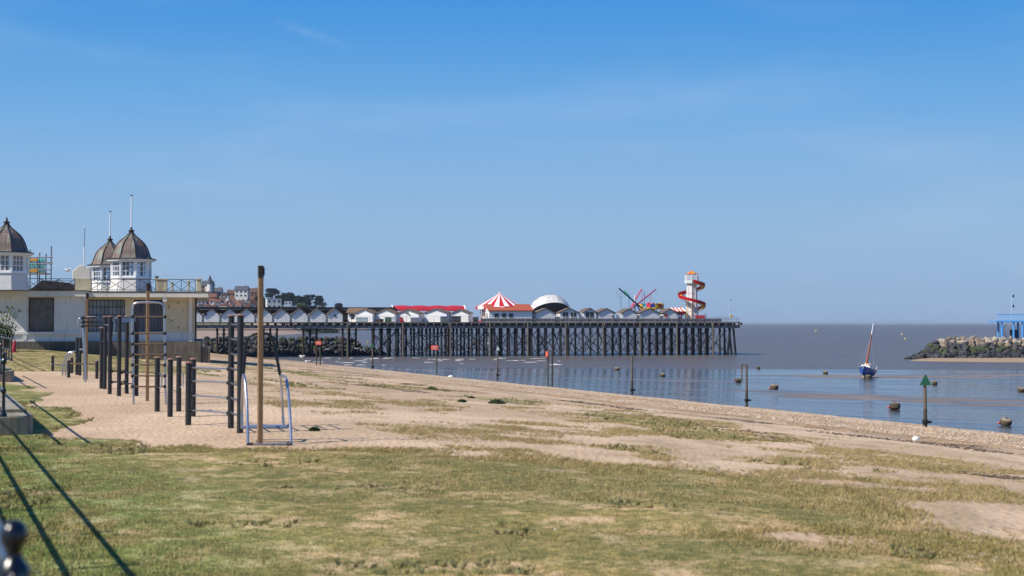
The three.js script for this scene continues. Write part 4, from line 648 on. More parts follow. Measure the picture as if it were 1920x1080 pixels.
hut({ ...wh, label: 'white hut with a dark bird-shaped emblem on its gable', l: 747, r: 784, apex: 580, eave: 587.5, extra: (t, uc, hw, h0, h1) => part('emblem', prism([[-0.6, 0.1], [-0.2, 0.25], [0.05, 0.55], [0.2, 0.3], [0.1, 0.1], [0.55, -0.15], [0.7, -0.5], [0.3, -0.35], [-0.1, -0.1]], 0.05).translate(-0.1, h0 - 0.1, 0.05), M.binGrey, t) });
hut({ ...wh, label: 'widest plain white hut left of the blue-lidded container', l: 798, r: 836, apex: 579, eave: 586.5 });
hut({ ...wh, label: 'white hut behind the dark containers, last of the bright huts', l: 848.5, r: 877, apex: 580.3, eave: 587 });
const gh = { v: 2.4, depth: 4.5, group: 'grey huts on the pier head' };
hut({ ...gh, label: 'windowless grey hut in front of the white dome', l: 1006, r: 1041, apex: 578.5, eave: 586.5, link: 1 });
hut({ ...gh, label: 'grey hut with two dark windows beside the dome', l: 1050, r: 1085, apex: 578, eave: 586, win: [[1055.5, 1065, 594.5, 585.5], [1070, 1080, 594.5, 585.5]] });
hut({ ...gh, label: 'grey hut with one wide dark window', l: 1094, r: 1118, apex: 578, eave: 585.5, win: [[1098, 1113, 596, 585]], link: 1, extra: (t, uc, hw, h0) => P('side_annexe', [box(1.0, h0, 2.5, -hw - 0.52, h0 / 2, -1.6)], M.hutGrey, t) });
hut({ ...gh, label: 'grey hut with a small black vent near its corner', l: 1122, r: 1153, apex: 578.5, eave: 586.5, vent: [1149, 593] });
hut({ ...gh, label: 'grey hut with its sunlit side done as a white panel below the bungee arms', l: 1166, r: 1194, apex: 579, eave: 587, link: 1, extra: (t, uc, hw, h0) => P('sunlit_side_panel', box(1.1, h0 + 0.05, 0.3, -hw - 0.58, h0 / 2, -0.4), M.hutWhite, t) });  // sun on the left side is put into the whiter colour of this panel
hut({ ...gh, label: 'plain grey hut between two white gates below the coloured ride', l: 1199.5, r: 1236.5, apex: 579, eave: 587, link: 1 });
hut({ ...gh, label: 'grey hut with a round red sign next to the helter skelter', l: 1243, r: 1270, apex: 579, eave: 587, extra: (t, uc) => { const g = new THREE.CylinderGeometry(0.42, 0.42, 0.06, 24); g.rotateX(Math.PI / 2); part('round_sign', g.translate(pU(1248.5, 2.4) - uc, pY(591.5, uc, 2.4) - DECK, 0.09), M.orange, t); } });
{ // long black roof behind the neck huts
  const a = pU(330, 7), b = pU(742, 7), t = onPier('black_shelter', 'long black flat-roofed shelter behind the grey huts', 'shelter', a, 7);
  const y = pY(580.5, (a + b) / 2, 7) - DECK; P('flat_roof', [box(b - a, 0.5, 4, (b - a) / 2, y + 0.28, -2)], M.blackRoof, t); P('back_wall', box(b - a - 0.4, y, 0.2, (b - a) / 2, y / 2, -3.7), M.hutRoof, t);
  for (let x = 1; x < b - a; x += 3.73) P('post', box(0.12, y, 0.12, x, y / 2, -0.2), M.blackRoof, t);
}
{ // red barrel canopy
  const v = 8, a = pU(733.5, v), b = pU(877, v), uc = (a + b) / 2, t = onPier('red_canopy', 'long red barrel-vaulted fabric canopy with white ends', 'canopy', a, v), L = b - a, y0 = pY(583, uc, v) - DECK, hh = pY(573, uc, v) - DECK - y0, rows = [], w = 1.7;
  for (let j = 0; j <= 14; j++) { const th = Math.PI * j / 14, r = []; for (let i = 0; i <= 60; i++) { const s = i / 60, sag = 0.16 * Math.abs(Math.sin(s * Math.PI * 4)) - 0.1; r.push(V(0.5 + s * (L - 1), y0 + Math.sin(th) * (hh + sag), -1.7 + Math.cos(th) * w)); } rows.push(r); }
  const cm = M.canopyRed.clone(); cm.side = THREE.DoubleSide; part('fabric', quadStrip(rows), cm, t);
  for (const x of [0.35, L - 0.5]) { const pts = []; for (let j = 0; j <= 16; j++) { const th = Math.PI * j / 16; pts.push(V(x, y0 - 0.2 + 0.14 + Math.sin(th) * (hh + 0.1), -1.7 + Math.cos(th) * (w + 0.05))); } part('end_arch', tube(pts, 0.13, 32, 8), M.stripeWhite, t); }
  for (let i = 0; i <= 8; i++) for (const z of [0, -3.4]) P('leg', box(0.1, y0 + 0.1, 0.1, 0.5 + i * (L - 1) / 8, (y0 + 0.1) / 2, z), M.trimWhite, t);
  P('back_panel', box(L - 1, 0.9, 0.06, L / 2, 0.45, -3.5), M.red, t);
}
{ // carousel tent
  const v = 9, u = pU(937, v), t = onPier('carousel', 'round fairground carousel with a red and white striped conical top', 'carousel', u, v), ye = pY(575, u, v) - DECK, ya = pY(549.5, u, v) - DECK, r = 5.15;
  for (let i = 0; i < 28; i++) { const a0 = i / 28 * 2 * Math.PI, a1 = (i + 1) / 28 * 2 * Math.PI, q = (a, rr, y) => V(Math.cos(a) * rr, y, Math.sin(a) * rr); const rows = [0, 0.15, 0.4, 0.7, 1].map((s) => { const rr = r * s, y = ya - (ya - ye) * Math.pow(s, 0.97); return [q(a0, rr, y), q((a0 + a1) / 2, rr * 0.995, y - 0.03 * s), q(a1, rr, y)]; }); const m = (i % 2 ? M.stripeRedD ??= Object.assign(M.red.clone(), { side: 2 }) : M.stripeWhiteD ??= Object.assign(M.stripeWhite.clone(), { side: 2 })); part('canopy_panel', quadStrip(rows), m, t); }
  for (let i = 0; i < 14; i++) { const g = box(2.2, 0.62, 0.1, 0, 0, 0, 0, 0.04), m = part('rounding_board', g, i % 2 ? M.red : M.stripeWhite, t), a = i / 14 * 2 * Math.PI; m.position.set(Math.cos(a) * r, ye - 0.3, Math.sin(a) * r); m.rotation.y = Math.PI / 2 - a; }
  P('platform', new THREE.CylinderGeometry(4.6, 4.6, 0.35, 32).translate(0, 0.2, 0), M.red, t); P('centre_drum', new THREE.CylinderGeometry(1.1, 1.1, ye, 16).translate(0, ye / 2, 0), M.stripeWhite, t);
  for (let i = 0; i < 14; i++) { const a = (i + 0.5) / 14 * 2 * Math.PI; P('brass_pole', bar(V(Math.cos(a) * 4.2, 0.3, Math.sin(a) * 4.2), V(Math.cos(a) * 4.2, ye, Math.sin(a) * 4.2), 0.05, 6), M.yellow, t); }
  part('top_knob', new THREE.SphereGeometry(0.22, 12, 8).translate(0, ya + 0.1, 0), M.stripeWhite, t); P('top_rod', bar(V(0, ya + 0.2, 0), V(0, ya + 0.75, 0), 0.04, 6), M.rib, t);
}
{ // orange-roofed building
  const v = 2.2, a = pU(917, v), b = pU(997.5, v), L = b - a, t = onPier('tiled_building', 'white pier building with an orange tiled roof and three dark windows', 'building', a, v), D = 7, h = pY(581.8, a, v) - DECK, hr = pY(570.5, a, v) - DECK - 0.05;
  P('wall', prism([[0, 0], [D, 0], [D, h], [D / 2, hr - 0.1], [0, h]], L).rotateY(Math.PI / 2), M.hutWhite, t);
  const sl = Math.hypot(D / 2 + 0.4, hr - h + 0.35), an = Math.atan2(hr - h, D / 2);
  for (const s of [1, -1]) { const g = box(L + 0.5, 0.16, sl, 0, 0, 0); g.rotateX(s * an); g.translate(L / 2, (h + hr) / 2 - 0.02, -D / 2 + s * (D / 4 + 0.16)); P('roof_slope', g, M.tileRoof, t); }
  P('gutter', box(L + 0.5, 0.14, 0.14, L / 2, h - 0.08, 0.3), M.rib, t);
  for (const [p0, p1] of [[927.5, 935], [941.2, 949], [954.3, 962]]) { const x0 = pU(p0, v) - a, x1 = pU(p1, v) - a, w = P('window', box(x1 - x0, 0.95, 0.06, (x0 + x1) / 2, 1.35, 0.04), M.darkGlass, t); P('window_frame', [box(x1 - x0 + 0.12, 0.08, 0.1, (x0 + x1) / 2, 0.84, 0.05), box(x1 - x0 + 0.12, 0.08, 0.1, (x0 + x1) / 2, 1.86, 0.05)], M.trimWhite, w); }
  for (const z of [-2.2, -4.6]) P('end_window', box(0.06, 1.0, 0.8, -0.04, 1.4, z), M.darkGlass, t);
  P('finial_trim', box(0.1, 0.14, D, -0.03, h, -D / 2), M.trimWhite, t);
}
{ // white shell dome
  const v = 9, u = pU(1031, v), t = onPier('shell_dome', 'white clamshell dome with a dark glazed mouth', 'dome', u, v, null, 0.05), r = 4.6, y0 = 1.8, hh = 4.25, rows = [];
  const P3 = (th, ph) => V(-Math.cos(th) * r, y0 + Math.sin(th) * Math.sin(ph) * hh, Math.sin(th) * Math.cos(ph) * r);
  for (let j = 0; j <= 30; j++) { const ph = mix(0.62, Math.PI, j / 30), q = []; for (let i = 0; i <= 40; i++) q.push(P3(Math.PI * i / 40, ph)); rows.push(q); }
  const sm = M.shell.clone(); sm.side = THREE.DoubleSide; part('shell', uvm(quadStrip(rows)), sm, t);
  const mouth = []; for (let i = 0; i <= 40; i++) mouth.push(P3(Math.PI * i / 40, 0.62)); part('mouth_rim', tube(mouth, 0.12, 60, 8), M.whitePaint, t);
  for (let j = 1; j < 6; j++) { const ph = mix(0.62, Math.PI, j / 6), q = []; for (let i = 0; i <= 30; i++) { const w = P3(Math.PI * i / 30, ph); q.push(V(w.x * 1.004, y0 + (w.y - y0) * 1.004, w.z * 1.004)); } part('seam', tube(q, 0.03, 40, 5), M.rail, t); }
  const gl = []; for (let i = 0; i <= 40; i++) { const w = P3(Math.PI * i / 40, 0.62); gl.push([V(w.x * 0.985, 0, w.z * 0.75), V(w.x * 0.985, w.y - 0.08, w.z * 0.8)]); } const gm = M.darkGlass.clone(); gm.side = 2; const gz = part('glazing', quadStrip(gl), gm, t);
  for (let i = 4; i < 40; i += 4) { const w = P3(Math.PI * i / 40, 0.62); P('mullion', bar(V(w.x * 0.985, 0, w.z * 0.8 + 0.03), V(w.x * 0.985, w.y - 0.08, w.z * 0.84), 0.05, 5), M.binGrey, gz); }
  P('skirt', new THREE.CylinderGeometry(r, r, y0, 40, 1, true, Math.PI / 2, Math.PI).translate(0, y0 / 2, 0), sm, t);
}
{ // bungee trampolines
  const v = 9, u = pU(1190.5, v), t = onPier('bungee_ride', 'bungee ride with splayed navy, green, pink and purple arms', 'ride', u, v), q = (px, py, dz = 0) => V(pU(px, v) - u, pY(py, u, v) - DECK, dz);
  P('mast', bar(V(0, 0, 0), q(1190.5, 553), 0.16, 8), M.pole, t);
  const arm = (a, b, m, z0, z1) => P('arm', bar(q(...a, z0), q(...b, z1), 0.19, 8, 0.15), m, t);
  arm([1201, 578], [1155.3, 541.4], M.navy, 1, 2.2); arm([1181, 580], [1225.6, 542.3], M.purple, 0.6, 1.8); arm([1196, 574], [1175.5, 544.6], M.green, -0.6, -2); arm([1184, 577], [1207, 541.4], M.pink, -0.4, -1.6); arm([1204, 590], [1192, 570], M.blue, 0.3, 0.2); arm([1176, 590], [1189, 570], M.purple, 0.3, 0.2);
  for (const [px, a, b, m] of [[1163.2, 549, 585, M.green], [1178.4, 551, 580, M.blue], [1219, 549, 570, M.pink], [1207, 548, 572, M.navy], [1202.5, 545, 566, M.pink]]) P('bungee_cord', bar(q(px, a, 0.4), q(px, b, 0.4), 0.06, 5), m, t);
  for (const [x0, x1] of [[1156, 1171], [1207, 1222]]) P('slack_line', tube([q(x0, 545), q(x0 + 3, 556), q((x0 + x1) / 2 + 1, 558), q(x1, 552)], 0.045, 20, 5), M.rail, t);
}
{ // colourful low ride
  const v = 12, u = pU(1221, v), t = onPier('fairground_ride', 'low fairground ride with bright blue, green and yellow rounding boards', 'ride', u, v), y = pY(579, u, v) - DECK, cols = [M.cyan, M.yellow, M.green, M.red, M.yellow, M.blue, M.pink], R = mulberry(8);
  P('canopy_ring', new THREE.CylinderGeometry(2.9, 2.9, 0.4, 28).translate(0, y + 0.1, 0), M.yellow, t); P('drum', new THREE.CylinderGeometry(0.9, 0.9, y, 14).translate(0, y / 2, 0), M.cyan, t);
  for (let i = 0; i < 18; i++) { const a = i / 18 * 2 * Math.PI, h = 0.55 + 0.55 * R(), m = part('picture_board', box(1.0, h, 0.12, 0, h / 2, 0, 0, 0.05), cols[i % 7], t); m.position.set(Math.cos(a) * 2.75, y + 0.25, Math.sin(a) * 2.75); m.rotation.y = Math.PI / 2 - a; const k = part('ornament', new THREE.SphereGeometry(0.22, 10, 7), cols[(i * 3 + 2) % 7], m); k.position.y = h; }
  P('crown', new THREE.ConeGeometry(2.2, 0.9, 20).translate(0, y + 0.75, 0), M.cyan, t); for (let i = 0; i < 8; i++) { const a = i / 8 * 6.283; P('post', bar(V(Math.cos(a) * 2.6, 0, Math.sin(a) * 2.6), V(Math.cos(a) * 2.6, y, Math.sin(a) * 2.6), 0.08, 6), M.orange, t); }
}
{ // helter skelter
  const v = 6, u = pU(1297, v), t = onPier('helter_skelter', 'white helter skelter tower with a red and yellow spiral slide', 'helter skelter', u, v), Y = (py) => pY(py, u, v) - DECK, yc0 = Y(531), yc1 = Y(514), yr = Y(507);
  const wr = (y) => mix(1.42, 0.98, clamp(y / yc0)), oct = (i) => i / 8 * 2 * Math.PI + 0.3;
  for (let i = 0; i < 8; i++) { const a0 = oct(i), a1 = oct(i + 1), rows = [0, 0.33, 0.66, 1].map((s) => { const y = s * yc0, r = wr(y); return [V(Math.cos(a0) * r, y, Math.sin(a0) * r), V(Math.cos(a1) * r, y, Math.sin(a1) * r)]; }); const m = part('tower_panel', uvm(quadStrip(rows)), M.whiteD ??= Object.assign(M.wallWhite.clone(), { side: 2 }), t); P('corner_strip', bar(V(Math.cos(a0) * (wr(0) + 0.03), 0, Math.sin(a0) * (wr(0) + 0.03)), V(Math.cos(a0) * (wr(yc0) + 0.03), yc0, Math.sin(a0) * (wr(yc0) + 0.03)), 0.05, 5), M.whitePaint, m); for (let k = 1; k < 7; k++) { const y = yc0 * k / 7, r = wr(y) + 0.02; P('painted_band', beam(V(Math.cos(a0) * r, y, Math.sin(a0) * r), V(Math.cos(a1) * r, y + (k % 2 ? 0.35 : -0.35), Math.sin(a1) * r), 0.04, 0.05), k % 3 ? M.pink : M.trimWhite, m); } }
  P('cabin_floor', new THREE.CylinderGeometry(1.55, 1.5, 0.18, 8, 1, false, 0.3).translate(0, yc0, 0), M.whitePaint, t);
  for (let i = 0; i < 8; i++) { const a0 = oct(i), a1 = oct(i + 1), r = 1.5, A = V(Math.cos(a0) * r, 0, Math.sin(a0) * r), B = V(Math.cos(a1) * r, 0, Math.sin(a1) * r), q = (s, y) => A.clone().lerp(B, s).setY(y); P('cabin_post', bar(q(0, yc0), q(0, yc1), 0.06, 6), M.whitePaint, t); const w = P('cabin_panel', [beam(q(0, yc0 + 0.35), q(1, yc0 + 0.35), 0.05, 0.6)], M.markPale, t); for (const s of [0.25, 0.5, 0.75]) P('cabin_bar', bar(q(s, yc0 + 0.6), q(s, yc1), 0.03, 5), M.whitePaint, w); for (const h of [0.95, 1.4]) P('cabin_rail', bar(q(0, yc0 + h), q(1, yc0 + h), 0.03, 5), M.whitePaint, w); P('cabin_eave', bar(q(0, yc1), q(1, yc1), 0.07, 6), M.red, t); const rows = [0, 1].map((s) => [q(0, 0), q(1, 0)].map((p) => V(p.x * (1 - s) * 0.86, mix(yc1, yr, s), p.z * (1 - s) * 0.86))); part('roof_panel', quadStrip(rows), i % 2 ? M.yellowD ??= Object.assign(M.yellow.clone(), { side: 2 }) : M.orangeD ??= Object.assign(M.orange.clone(), { side: 2 }), t); }
  // spiral slide: from the cabin front, right, back, left, front, right, back
  const N = 120, ph0 = Math.PI / 2 + 0.15, turns = 1.72, yt = Y(529.5), yb = Y(594), inner = [], floor = [], outer = [], under = [];
  const pt = (s, r, dy) => { const a = ph0 - s * turns * 2 * Math.PI, y = mix(yt, yb, Math.pow(s, 1.04)); return V(Math.cos(a) * r, y + dy, Math.sin(a) * r); };
  const rr = (s) => mix(1.6, 2.55, sstep(0, 0.14, s)) + 0.25 * s;
  for (let i = 0; i <= N; i++) { const s = i / N, r = rr(s); inner.push([pt(s, r - 0.42, 0.5), pt(s, r - 0.42, 0)]); floor.push([pt(s, r - 0.42, 0), pt(s, r + 0.36, 0)]); outer.push([pt(s, r + 0.36, -0.05), pt(s, r + 0.44, 0.62)]); under.push([pt(s, r - 0.42, -0.07), pt(s, r + 0.36, -0.07)]); }
  const sr = Object.assign(M.slideRed.clone(), { side: 2 }), sy = Object.assign(M.yellow.clone(), { side: 2 });
  const sl = part('slide_floor', quadStrip(floor), sy, t); part('outer_wall', quadStrip(outer), sr, sl); part('inner_wall', quadStrip(inner), sr, sl); part('underside', quadStrip(under), sy, sl);
  for (let i = 6; i < N; i += 7) { const s = i / N, a = pt(s, rr(s) + 0.36, -0.1), b = pt(s, wr(a.y) * 0.9, 0).setY(Math.max(0, a.y - 1.1)); P('slide_bracket', bar(a, b, 0.05, 5), M.yellow, t); }
  for (const [px, z] of [[1283, 1.6], [1290, 2.4], [1321, 1.5], [1324, -0.5], [1280, -1]]) P('support_leg', bar(V(pU(px, v) - u, 0, z), V((pU(px, v) - u) * 0.95, Y(px < 1300 ? 572 : 588), z), 0.07, 6), px < 1300 ? M.yellow : M.whitePaint, t);
  P('entrance_wall', [box(2.2, 1.5, 0.12, 1.2, 0.75, 2.3, 0, 0.03)], M.red, t);
}
{ // kiosk and end fittings
  const v = 5, u = pU(1268, v), t = onPier('ticket_booth', 'red ticket booth with a striped awning beside the helter skelter', 'booth', u, v); P('booth_wall', box(2.0, 2.3, 2, 0.4, 1.15, -1), M.red, t); P('counter', box(1.4, 0.6, 0.1, 0.4, 1.3, 0.06), M.stripeWhite, t);
  for (let i = 0; i < 8; i++) { const g = box(0.42, 0.06, 2.4); g.rotateX(0.35); const m = P('awning_strip', g, i % 2 ? M.stripeWhite : M.orange, t); m.position.set(-1.1 + i * 0.425, 2.75, -0.6); }
  const lv = 3, lu = pU(1368.3, lv), l = onPier('pier_lamp', 'pale blue lamp mast near the seaward end of the pier', 'lamp post', lu, lv), h = pY(562.5, lu, lv) - DECK; P('column', bar(V(0, 0, 0), V(0, h, 0), 0.11, 8, 0.08), M.lampBlue, l); P('lamp_arm', [beam(V(-0.35, h - 0.1, 0), V(0.3, h - 0.1, 0), 0.08, 0.08), beam(V(-0.3, h * 0.55, 0), V(0, h * 0.55, 0), 0.06, 0.06)], M.lampBlue, l); P('lamp_head', box(0.3, 0.16, 0.25, 0.3, h - 0.02, 0, 0, 0.04), M.binGrey, l); P('speaker_box', box(0.18, 0.3, 0.18, -0.28, h * 0.55 + 0.1, 0, 0, 0.03), M.pole, l);
  const yu = pU(1371.5, 1.2), y = onPier('lifebuoy_cabinet', 'small yellow lifebuoy cabinet at the pier end', 'cabinet', yu, 1.2); P('cabinet_box', [box(0.5, 0.55, 0.3, 0, 1.3, 0, 0, 0.08)], M.yellow, y); P('cabinet_post', box(0.1, 1.05, 0.1, 0, 0.52, 0), M.rail, y);
  // bins, crates and stored kit behind the rail
  const kit = [['storage_bin', 'green wheeled bin in front of the second white hut', 'bin', 722, 733.5, 594.5, M.binGreen], ['storage_bin', 'white storage box beside the green bin', 'box', 734.5, 742, 594, M.hutWhite], ['storage_bin', 'small red box by the hut with the emblem', 'box', 750, 756, 595.5, M.red], ['storage_container', 'grey container with a blue lid', 'container', 826, 838.5, 593, M.binGrey, M.blue], ['storage_container', 'dark grey container between two white huts', 'container', 844, 863.5, 592.5, M.crateDark], ['storage_container', 'dark grey cabinet left of the orange-roofed building', 'cabinet', 887, 896.5, 594.5, M.crateDark], ['storage_bin', 'low pale covered stall in front of the first white hut', 'stall', 667, 690, 595, M.markPale], ['storage_bin', 'low pallet stack between the green bin and first white hut', 'pallets', 706, 719, 598.5, M.rung], ['storage_bin', 'grey mesh cage in front of the emblem hut', 'cage', 770, 786, 595.5, M.rail]];
  for (const [n, label, cat, a, b, top, m, lid] of kit) { const kv = 1.0, c = pU((a + b) / 2, kv), w = pU(b, kv) - pU(a, kv), hh = pY(top, c, kv) - DECK, k = onPier(n, label, cat, c, kv, 'stored kit along the pier rail'); P('body', box(w, hh * 0.86, 0.8, 0, hh * 0.43, -0.1, 0, 0.05), m, k); P('lid', box(w + 0.06, hh * 0.13, 0.88, 0, hh * 0.93, -0.1, 0, 0.04), lid ?? m, k); }
}

// ---------- rocks ----------
const rockGeos = [0, 1, 2, 3, 4, 5, 6].map((s) => { const g = mergeVertices((() => { const q = new THREE.IcosahedronGeometry(1, 1); q.deleteAttribute('uv'); q.deleteAttribute('normal'); return q; })()), p = g.attributes.position, r = mulberry(700 + s); const cut = []; for (let k = 0; k < 9; k++) cut.push([V(r() - 0.5, r() - 0.5, r() - 0.5).normalize(), 0.42 + 0.34 * r()]); for (let i = 0; i < p.count; i++) { const v = V(p.getX(i), p.getY(i), p.getZ(i)); for (const [n, d] of cut) { const e = v.dot(n) - d; if (e > 0) v.addScaledVector(n, -e); } v.multiplyScalar(0.94 + 0.14 * r()); p.setXYZ(i, v.x, v.y, v.z); } return uvm(facet(g)); });
function boulders(parent, list) { for (const [x, y, z, s, m, seed] of list) { const r = mulberry(seed), b = part('boulder', rockGeos[seed % 7], m, parent); b.position.set(x, y, z); b.scale.set(s * (1 + 0.35 * r()), s * (0.7 + 0.25 * r()), s * (0.85 + 0.3 * r())); b.rotation.set(r() * 6, r() * 6, r() * 6); } }
{
  const v = 15, a = pU(388, v), b = pU(733, v), t = onPier('rock_groyne', 'dark rock armour mound behind the pier neck', 'rock mound', a, v, null, 0, SEA), L = b - a, list = [], R = mulberry(31);
  for (let k = 0; k < 5; k++) for (let x = 0; x < L; x += 0.92) { const end = sstep(L, L - 11, x), top = 3.35 * (0.12 + 0.88 * end), f = k / 4; if (top * f > 3.4 * end + 0.1) continue; list.push([x + (R() - 0.5) * 0.5, 0.1 + top * f + (R() - 0.5) * 0.3, 1.6 - f * 3.4 + (R() - 0.5) * 0.5, 0.62 + 0.28 * R(), R() < 0.2 ? M.rockDark : R() < 0.12 ? M.rockWeed : M.rockBlack, 1000 + list.length]); }
  P('rubble_core', prism([[-4.4, -0.5], [0.9, -0.5], [-0.9, 2.5], [-2.6, 2.5]], L - 9).rotateY(Math.PI / 2).scale(1, 1, -1).translate(0, 0, 0), M.rockBlack, t).visible = true;
  boulders(t, list);
  const sv = 22, sa = pU(300, sv), sb = pU(474, sv), st = onPier('stone_steps', 'stepped stone revetment seen under the pier beside the pavilion', 'sea wall', sa, sv, null, 0, SEA);
  for (let k = 0; k < 6; k++) { const n = 12, L2 = sb - sa - k * 1.3; for (let i = 0; i < n; i++) P('stone', box(L2 / n - 0.05, 0.56, 1.5 + 0.1 * hash2(i, k, 5), (i + 0.5) * L2 / n, 0.3 + k * 0.58, -k * 0.85, 0, 0.03), i % 3 === k % 3 ? M.stoneCourse : M.concrete, st); }
}
{ // harbour arm
  const d = 277, c = at(1700, 674, d), t = thing('rock_breakwater', 'harbour arm of pale boulders above weedy dark ones', 'breakwater', [c.x, SEA, c.z]), R = mulberry(55), list = [], L = 30;
  const crest = (x) => 3.65 * Math.pow(clamp(x / 9.5), 0.75);
  P('core', prism([[6, -0.6], [L, -0.6], [L, 3.4], [10.5, 3.4], [6, 0.8]], 3).translate(0, 0, -9), M.rockBlack, t); P('walkway', box(L - 9, 0.3, 4, 9 + (L - 9) / 2, 3.75, -7), M.concrete, t);
  for (let k = 0; k < 8; k++) { const f = k / 7; for (let x = 0.4 + f * 1.2; x < L; x += 0.92) { const top = crest(x), y = top * f; if (k && top < f * 3.6 * 0.8) continue; const high = y + 0.4 * (R() - 0.5); list.push([x + (R() - 0.5) * 0.7, 0.05 + y + (R() - 0.5) * 0.3, -f * 5.2 + (R() - 0.5) * 0.6, 0.56 + 0.36 * R(), high > 2.95 ? (R() < 0.75 ? M.rockPale : M.rockTan) : high > 2.2 ? (R() < 0.4 ? M.rockTan : M.rockDark) : high > 1.1 && R() < 0.42 ? M.rockWeed : R() < 0.5 ? M.rockBlack : M.rockDark, 3000 + list.length]); } }
  boulders(t, list);
  const r = thing('arm_railing', 'thin grey railing along the harbour arm', 'railing', [c.x + 9.4, SEA + 3.9, c.z - 7.6]); for (let x = 0; x < 13; x += 1.25) P('post', box(0.06, 1.0, 0.06, x, 0.5, 0), M.rail, r); for (const h of [0.55, 1.0]) P('rail', bar(V(0, h, 0), V(12.6, h, 0), 0.025, 5), M.rail, r); P('ladder_hoop', tube([V(-0.6, 0, 0), V(-0.6, 1.1, 0), V(-0.3, 1.3, 0), V(0, 1.1, 0), V(0, 0, 0)], 0.04, 20, 5), M.rail, r);
  // blue platform
  const pd = 284, q = at(1896, 606, pd), b = thing('blue_platform', 'bright blue steel platform on legs on the harbour arm', 'platform', [q.x, SEA + 3.9, q.z]), X = (px) => (px - 1896) * pd / FPX, Y = (py) => EYE + (606 - py) * pd / FPX - SEA - 3.9;
  P('platform_deck', [box(X(1990) - X(1868), 0.25, 5, (X(1990) + X(1868)) / 2, Y(603), -2.3), box(X(1990) - X(1868), 0.3, 0.2, (X(1990) + X(1868)) / 2, Y(602.5), 0.25)], M.bluePaint, b);
  for (const [px, z] of [[1878.5, 0], [1884.5, -4], [1900.5, 0], [1917, 0], [1922, -4], [1960, 0]]) P('leg', bar(V(X(px), 0, z), V(X(px), Y(603), z), 0.2, 12), M.bluePaint, b);
  P('cross_brace', [bar(V(X(1884), 0.2, -3.9), V(X(1900), Y(605), -3.9), 0.05, 5), bar(V(X(1884), Y(605), -3.9), V(X(1900), 0.2, -3.9), 0.05, 5)], M.bluePale, b);
  for (let px = 1868.6; px < 1990; px += 1.9) P('baluster', box(0.13, Y(589) - Y(602), 0.05, X(px), (Y(589) + Y(602)) / 2, 0.3), M.bluePale, b);
  P('top_rail', beam(V(X(1868), Y(589.5), 0.3), V(X(1990), Y(589.5), 0.3), 0.1, 0.1), M.bluePaint, b); P('equipment_cabinet', box(1.2, 1.8, 1.2, X(1909), 0.9, -2.5, 0, 0.05), M.crateDark, b);
  const m = P('signal_mast', bar(V(X(1900), Y(602), -0.6), V(X(1900), Y(550), -0.6), 0.11, 8, 0.09), M.lampBlue, b); for (const py of [555, 574]) P('signal_lamp', box(0.28, 0.55, 0.28, X(1902), Y(py), -0.55, 0, 0.06), M.clamp, m); P('aerial', bar(V(X(1878.5), Y(589), 0), V(X(1878.5), Y(583), 0), 0.04, 5), M.rail, b);
  // sand spit at its foot
  const rows = []; for (let j = 0; j <= 20; j++) { const w = []; for (let i = 0; i <= 60; i++) { const a = i / 60, s = j / 20 - 0.5, x = mix(71, 135, a), z = -262 + s * 34 * (0.25 + 0.75 * sstep(0, 0.35, a)) - 4, n = fbm(x * 0.2, z * 0.2, 301, 3) - 0.5; w.push(V(x, SEA - 0.5 + 0.98 * (1 - 4 * s * s) * sstep(-0.02, 0.12, a) + 0.12 * n, z)); } rows.push(w); }
  tag(part('sand_spit', uvm(quadStrip(rows.reverse())), mat('#a58c70', 0.95, { map: T.sand })), 'low sand spit at the foot of the harbour arm', 'sand', null, 'structure');
}

// ---------- shore markers, mooring drums, boat, birds ----------
const shoreY = (x, d) => Math.max(flatY(x, d), acrossShore(x, d) < 41 ? beachY(x, d) : -9);
function marker(label, px, base, top, kind, lean = 0) {
  const g = ground(px, base, shoreY), h = (base - top) / FPX * -g.z, t = thing('marker_post', label, 'marker post', [g.x, g.y, g.z], 0, 'shore marker posts'); t.rotation.z = lean;
  P('shaft', bar(V(0, -0.4, 0), V(0, h - (kind === 'triangle' ? 0.42 : kind === 'pale' ? 0.34 : 0), 0), 0.075, 10, 0.062), M.timberGrey, t); P('weedy_foot', bar(V(0, -0.4, 0), V(0, h * 0.35, 0), 0.082, 10, 0.074), M.timberWet, t); P('collar', [bar(V(0, 0.18, 0), V(0, 0.34, 0), 0.12, 10, 0.12, true), box(0.3, 0.1, 0.1, 0.08, 0.26, 0.06)], M.clamp, t);
  if (kind === 'triangle' || kind === 'pale' || kind === 'edge') { const w = kind === 'triangle' ? 0.24 : 0.17, hh = kind === 'triangle' ? 0.46 : 0.38, s = P('topmark', prism([[-w, 0], [w, 0], [0, hh]], 0.03).translate(0, h - hh, 0.06), kind === 'pale' ? M.markPale : M.markGreen, t); if (kind === 'edge') s.rotation.y = 1.35; }
  return [t, g, h];
}
marker('marker post with a large dark green triangle nearest the camera', 1735, 803, 701, 'triangle');
{ const [t, g, h] = marker('bare marker post with a broken square frame at its top', 1400, 759, 684, 'frame'); P('broken_frame', [box(0.3, 0.07, 0.08, -0.12, h - 0.02, 0), box(0.08, 1.0, 0.08, -0.26, h - 0.5, 0)], M.timberGrey, t); }
marker('marker post with a green topmark seen edge on', 1185, 738.5, 668, 'edge');
marker('marker post with a pale triangle, leaning slightly', 932.5, 708.5, 649, 'pale', -0.02);
marker('marker post with a small dark green triangle before the rock mound', 698.5, 693, 642, 'triangle');
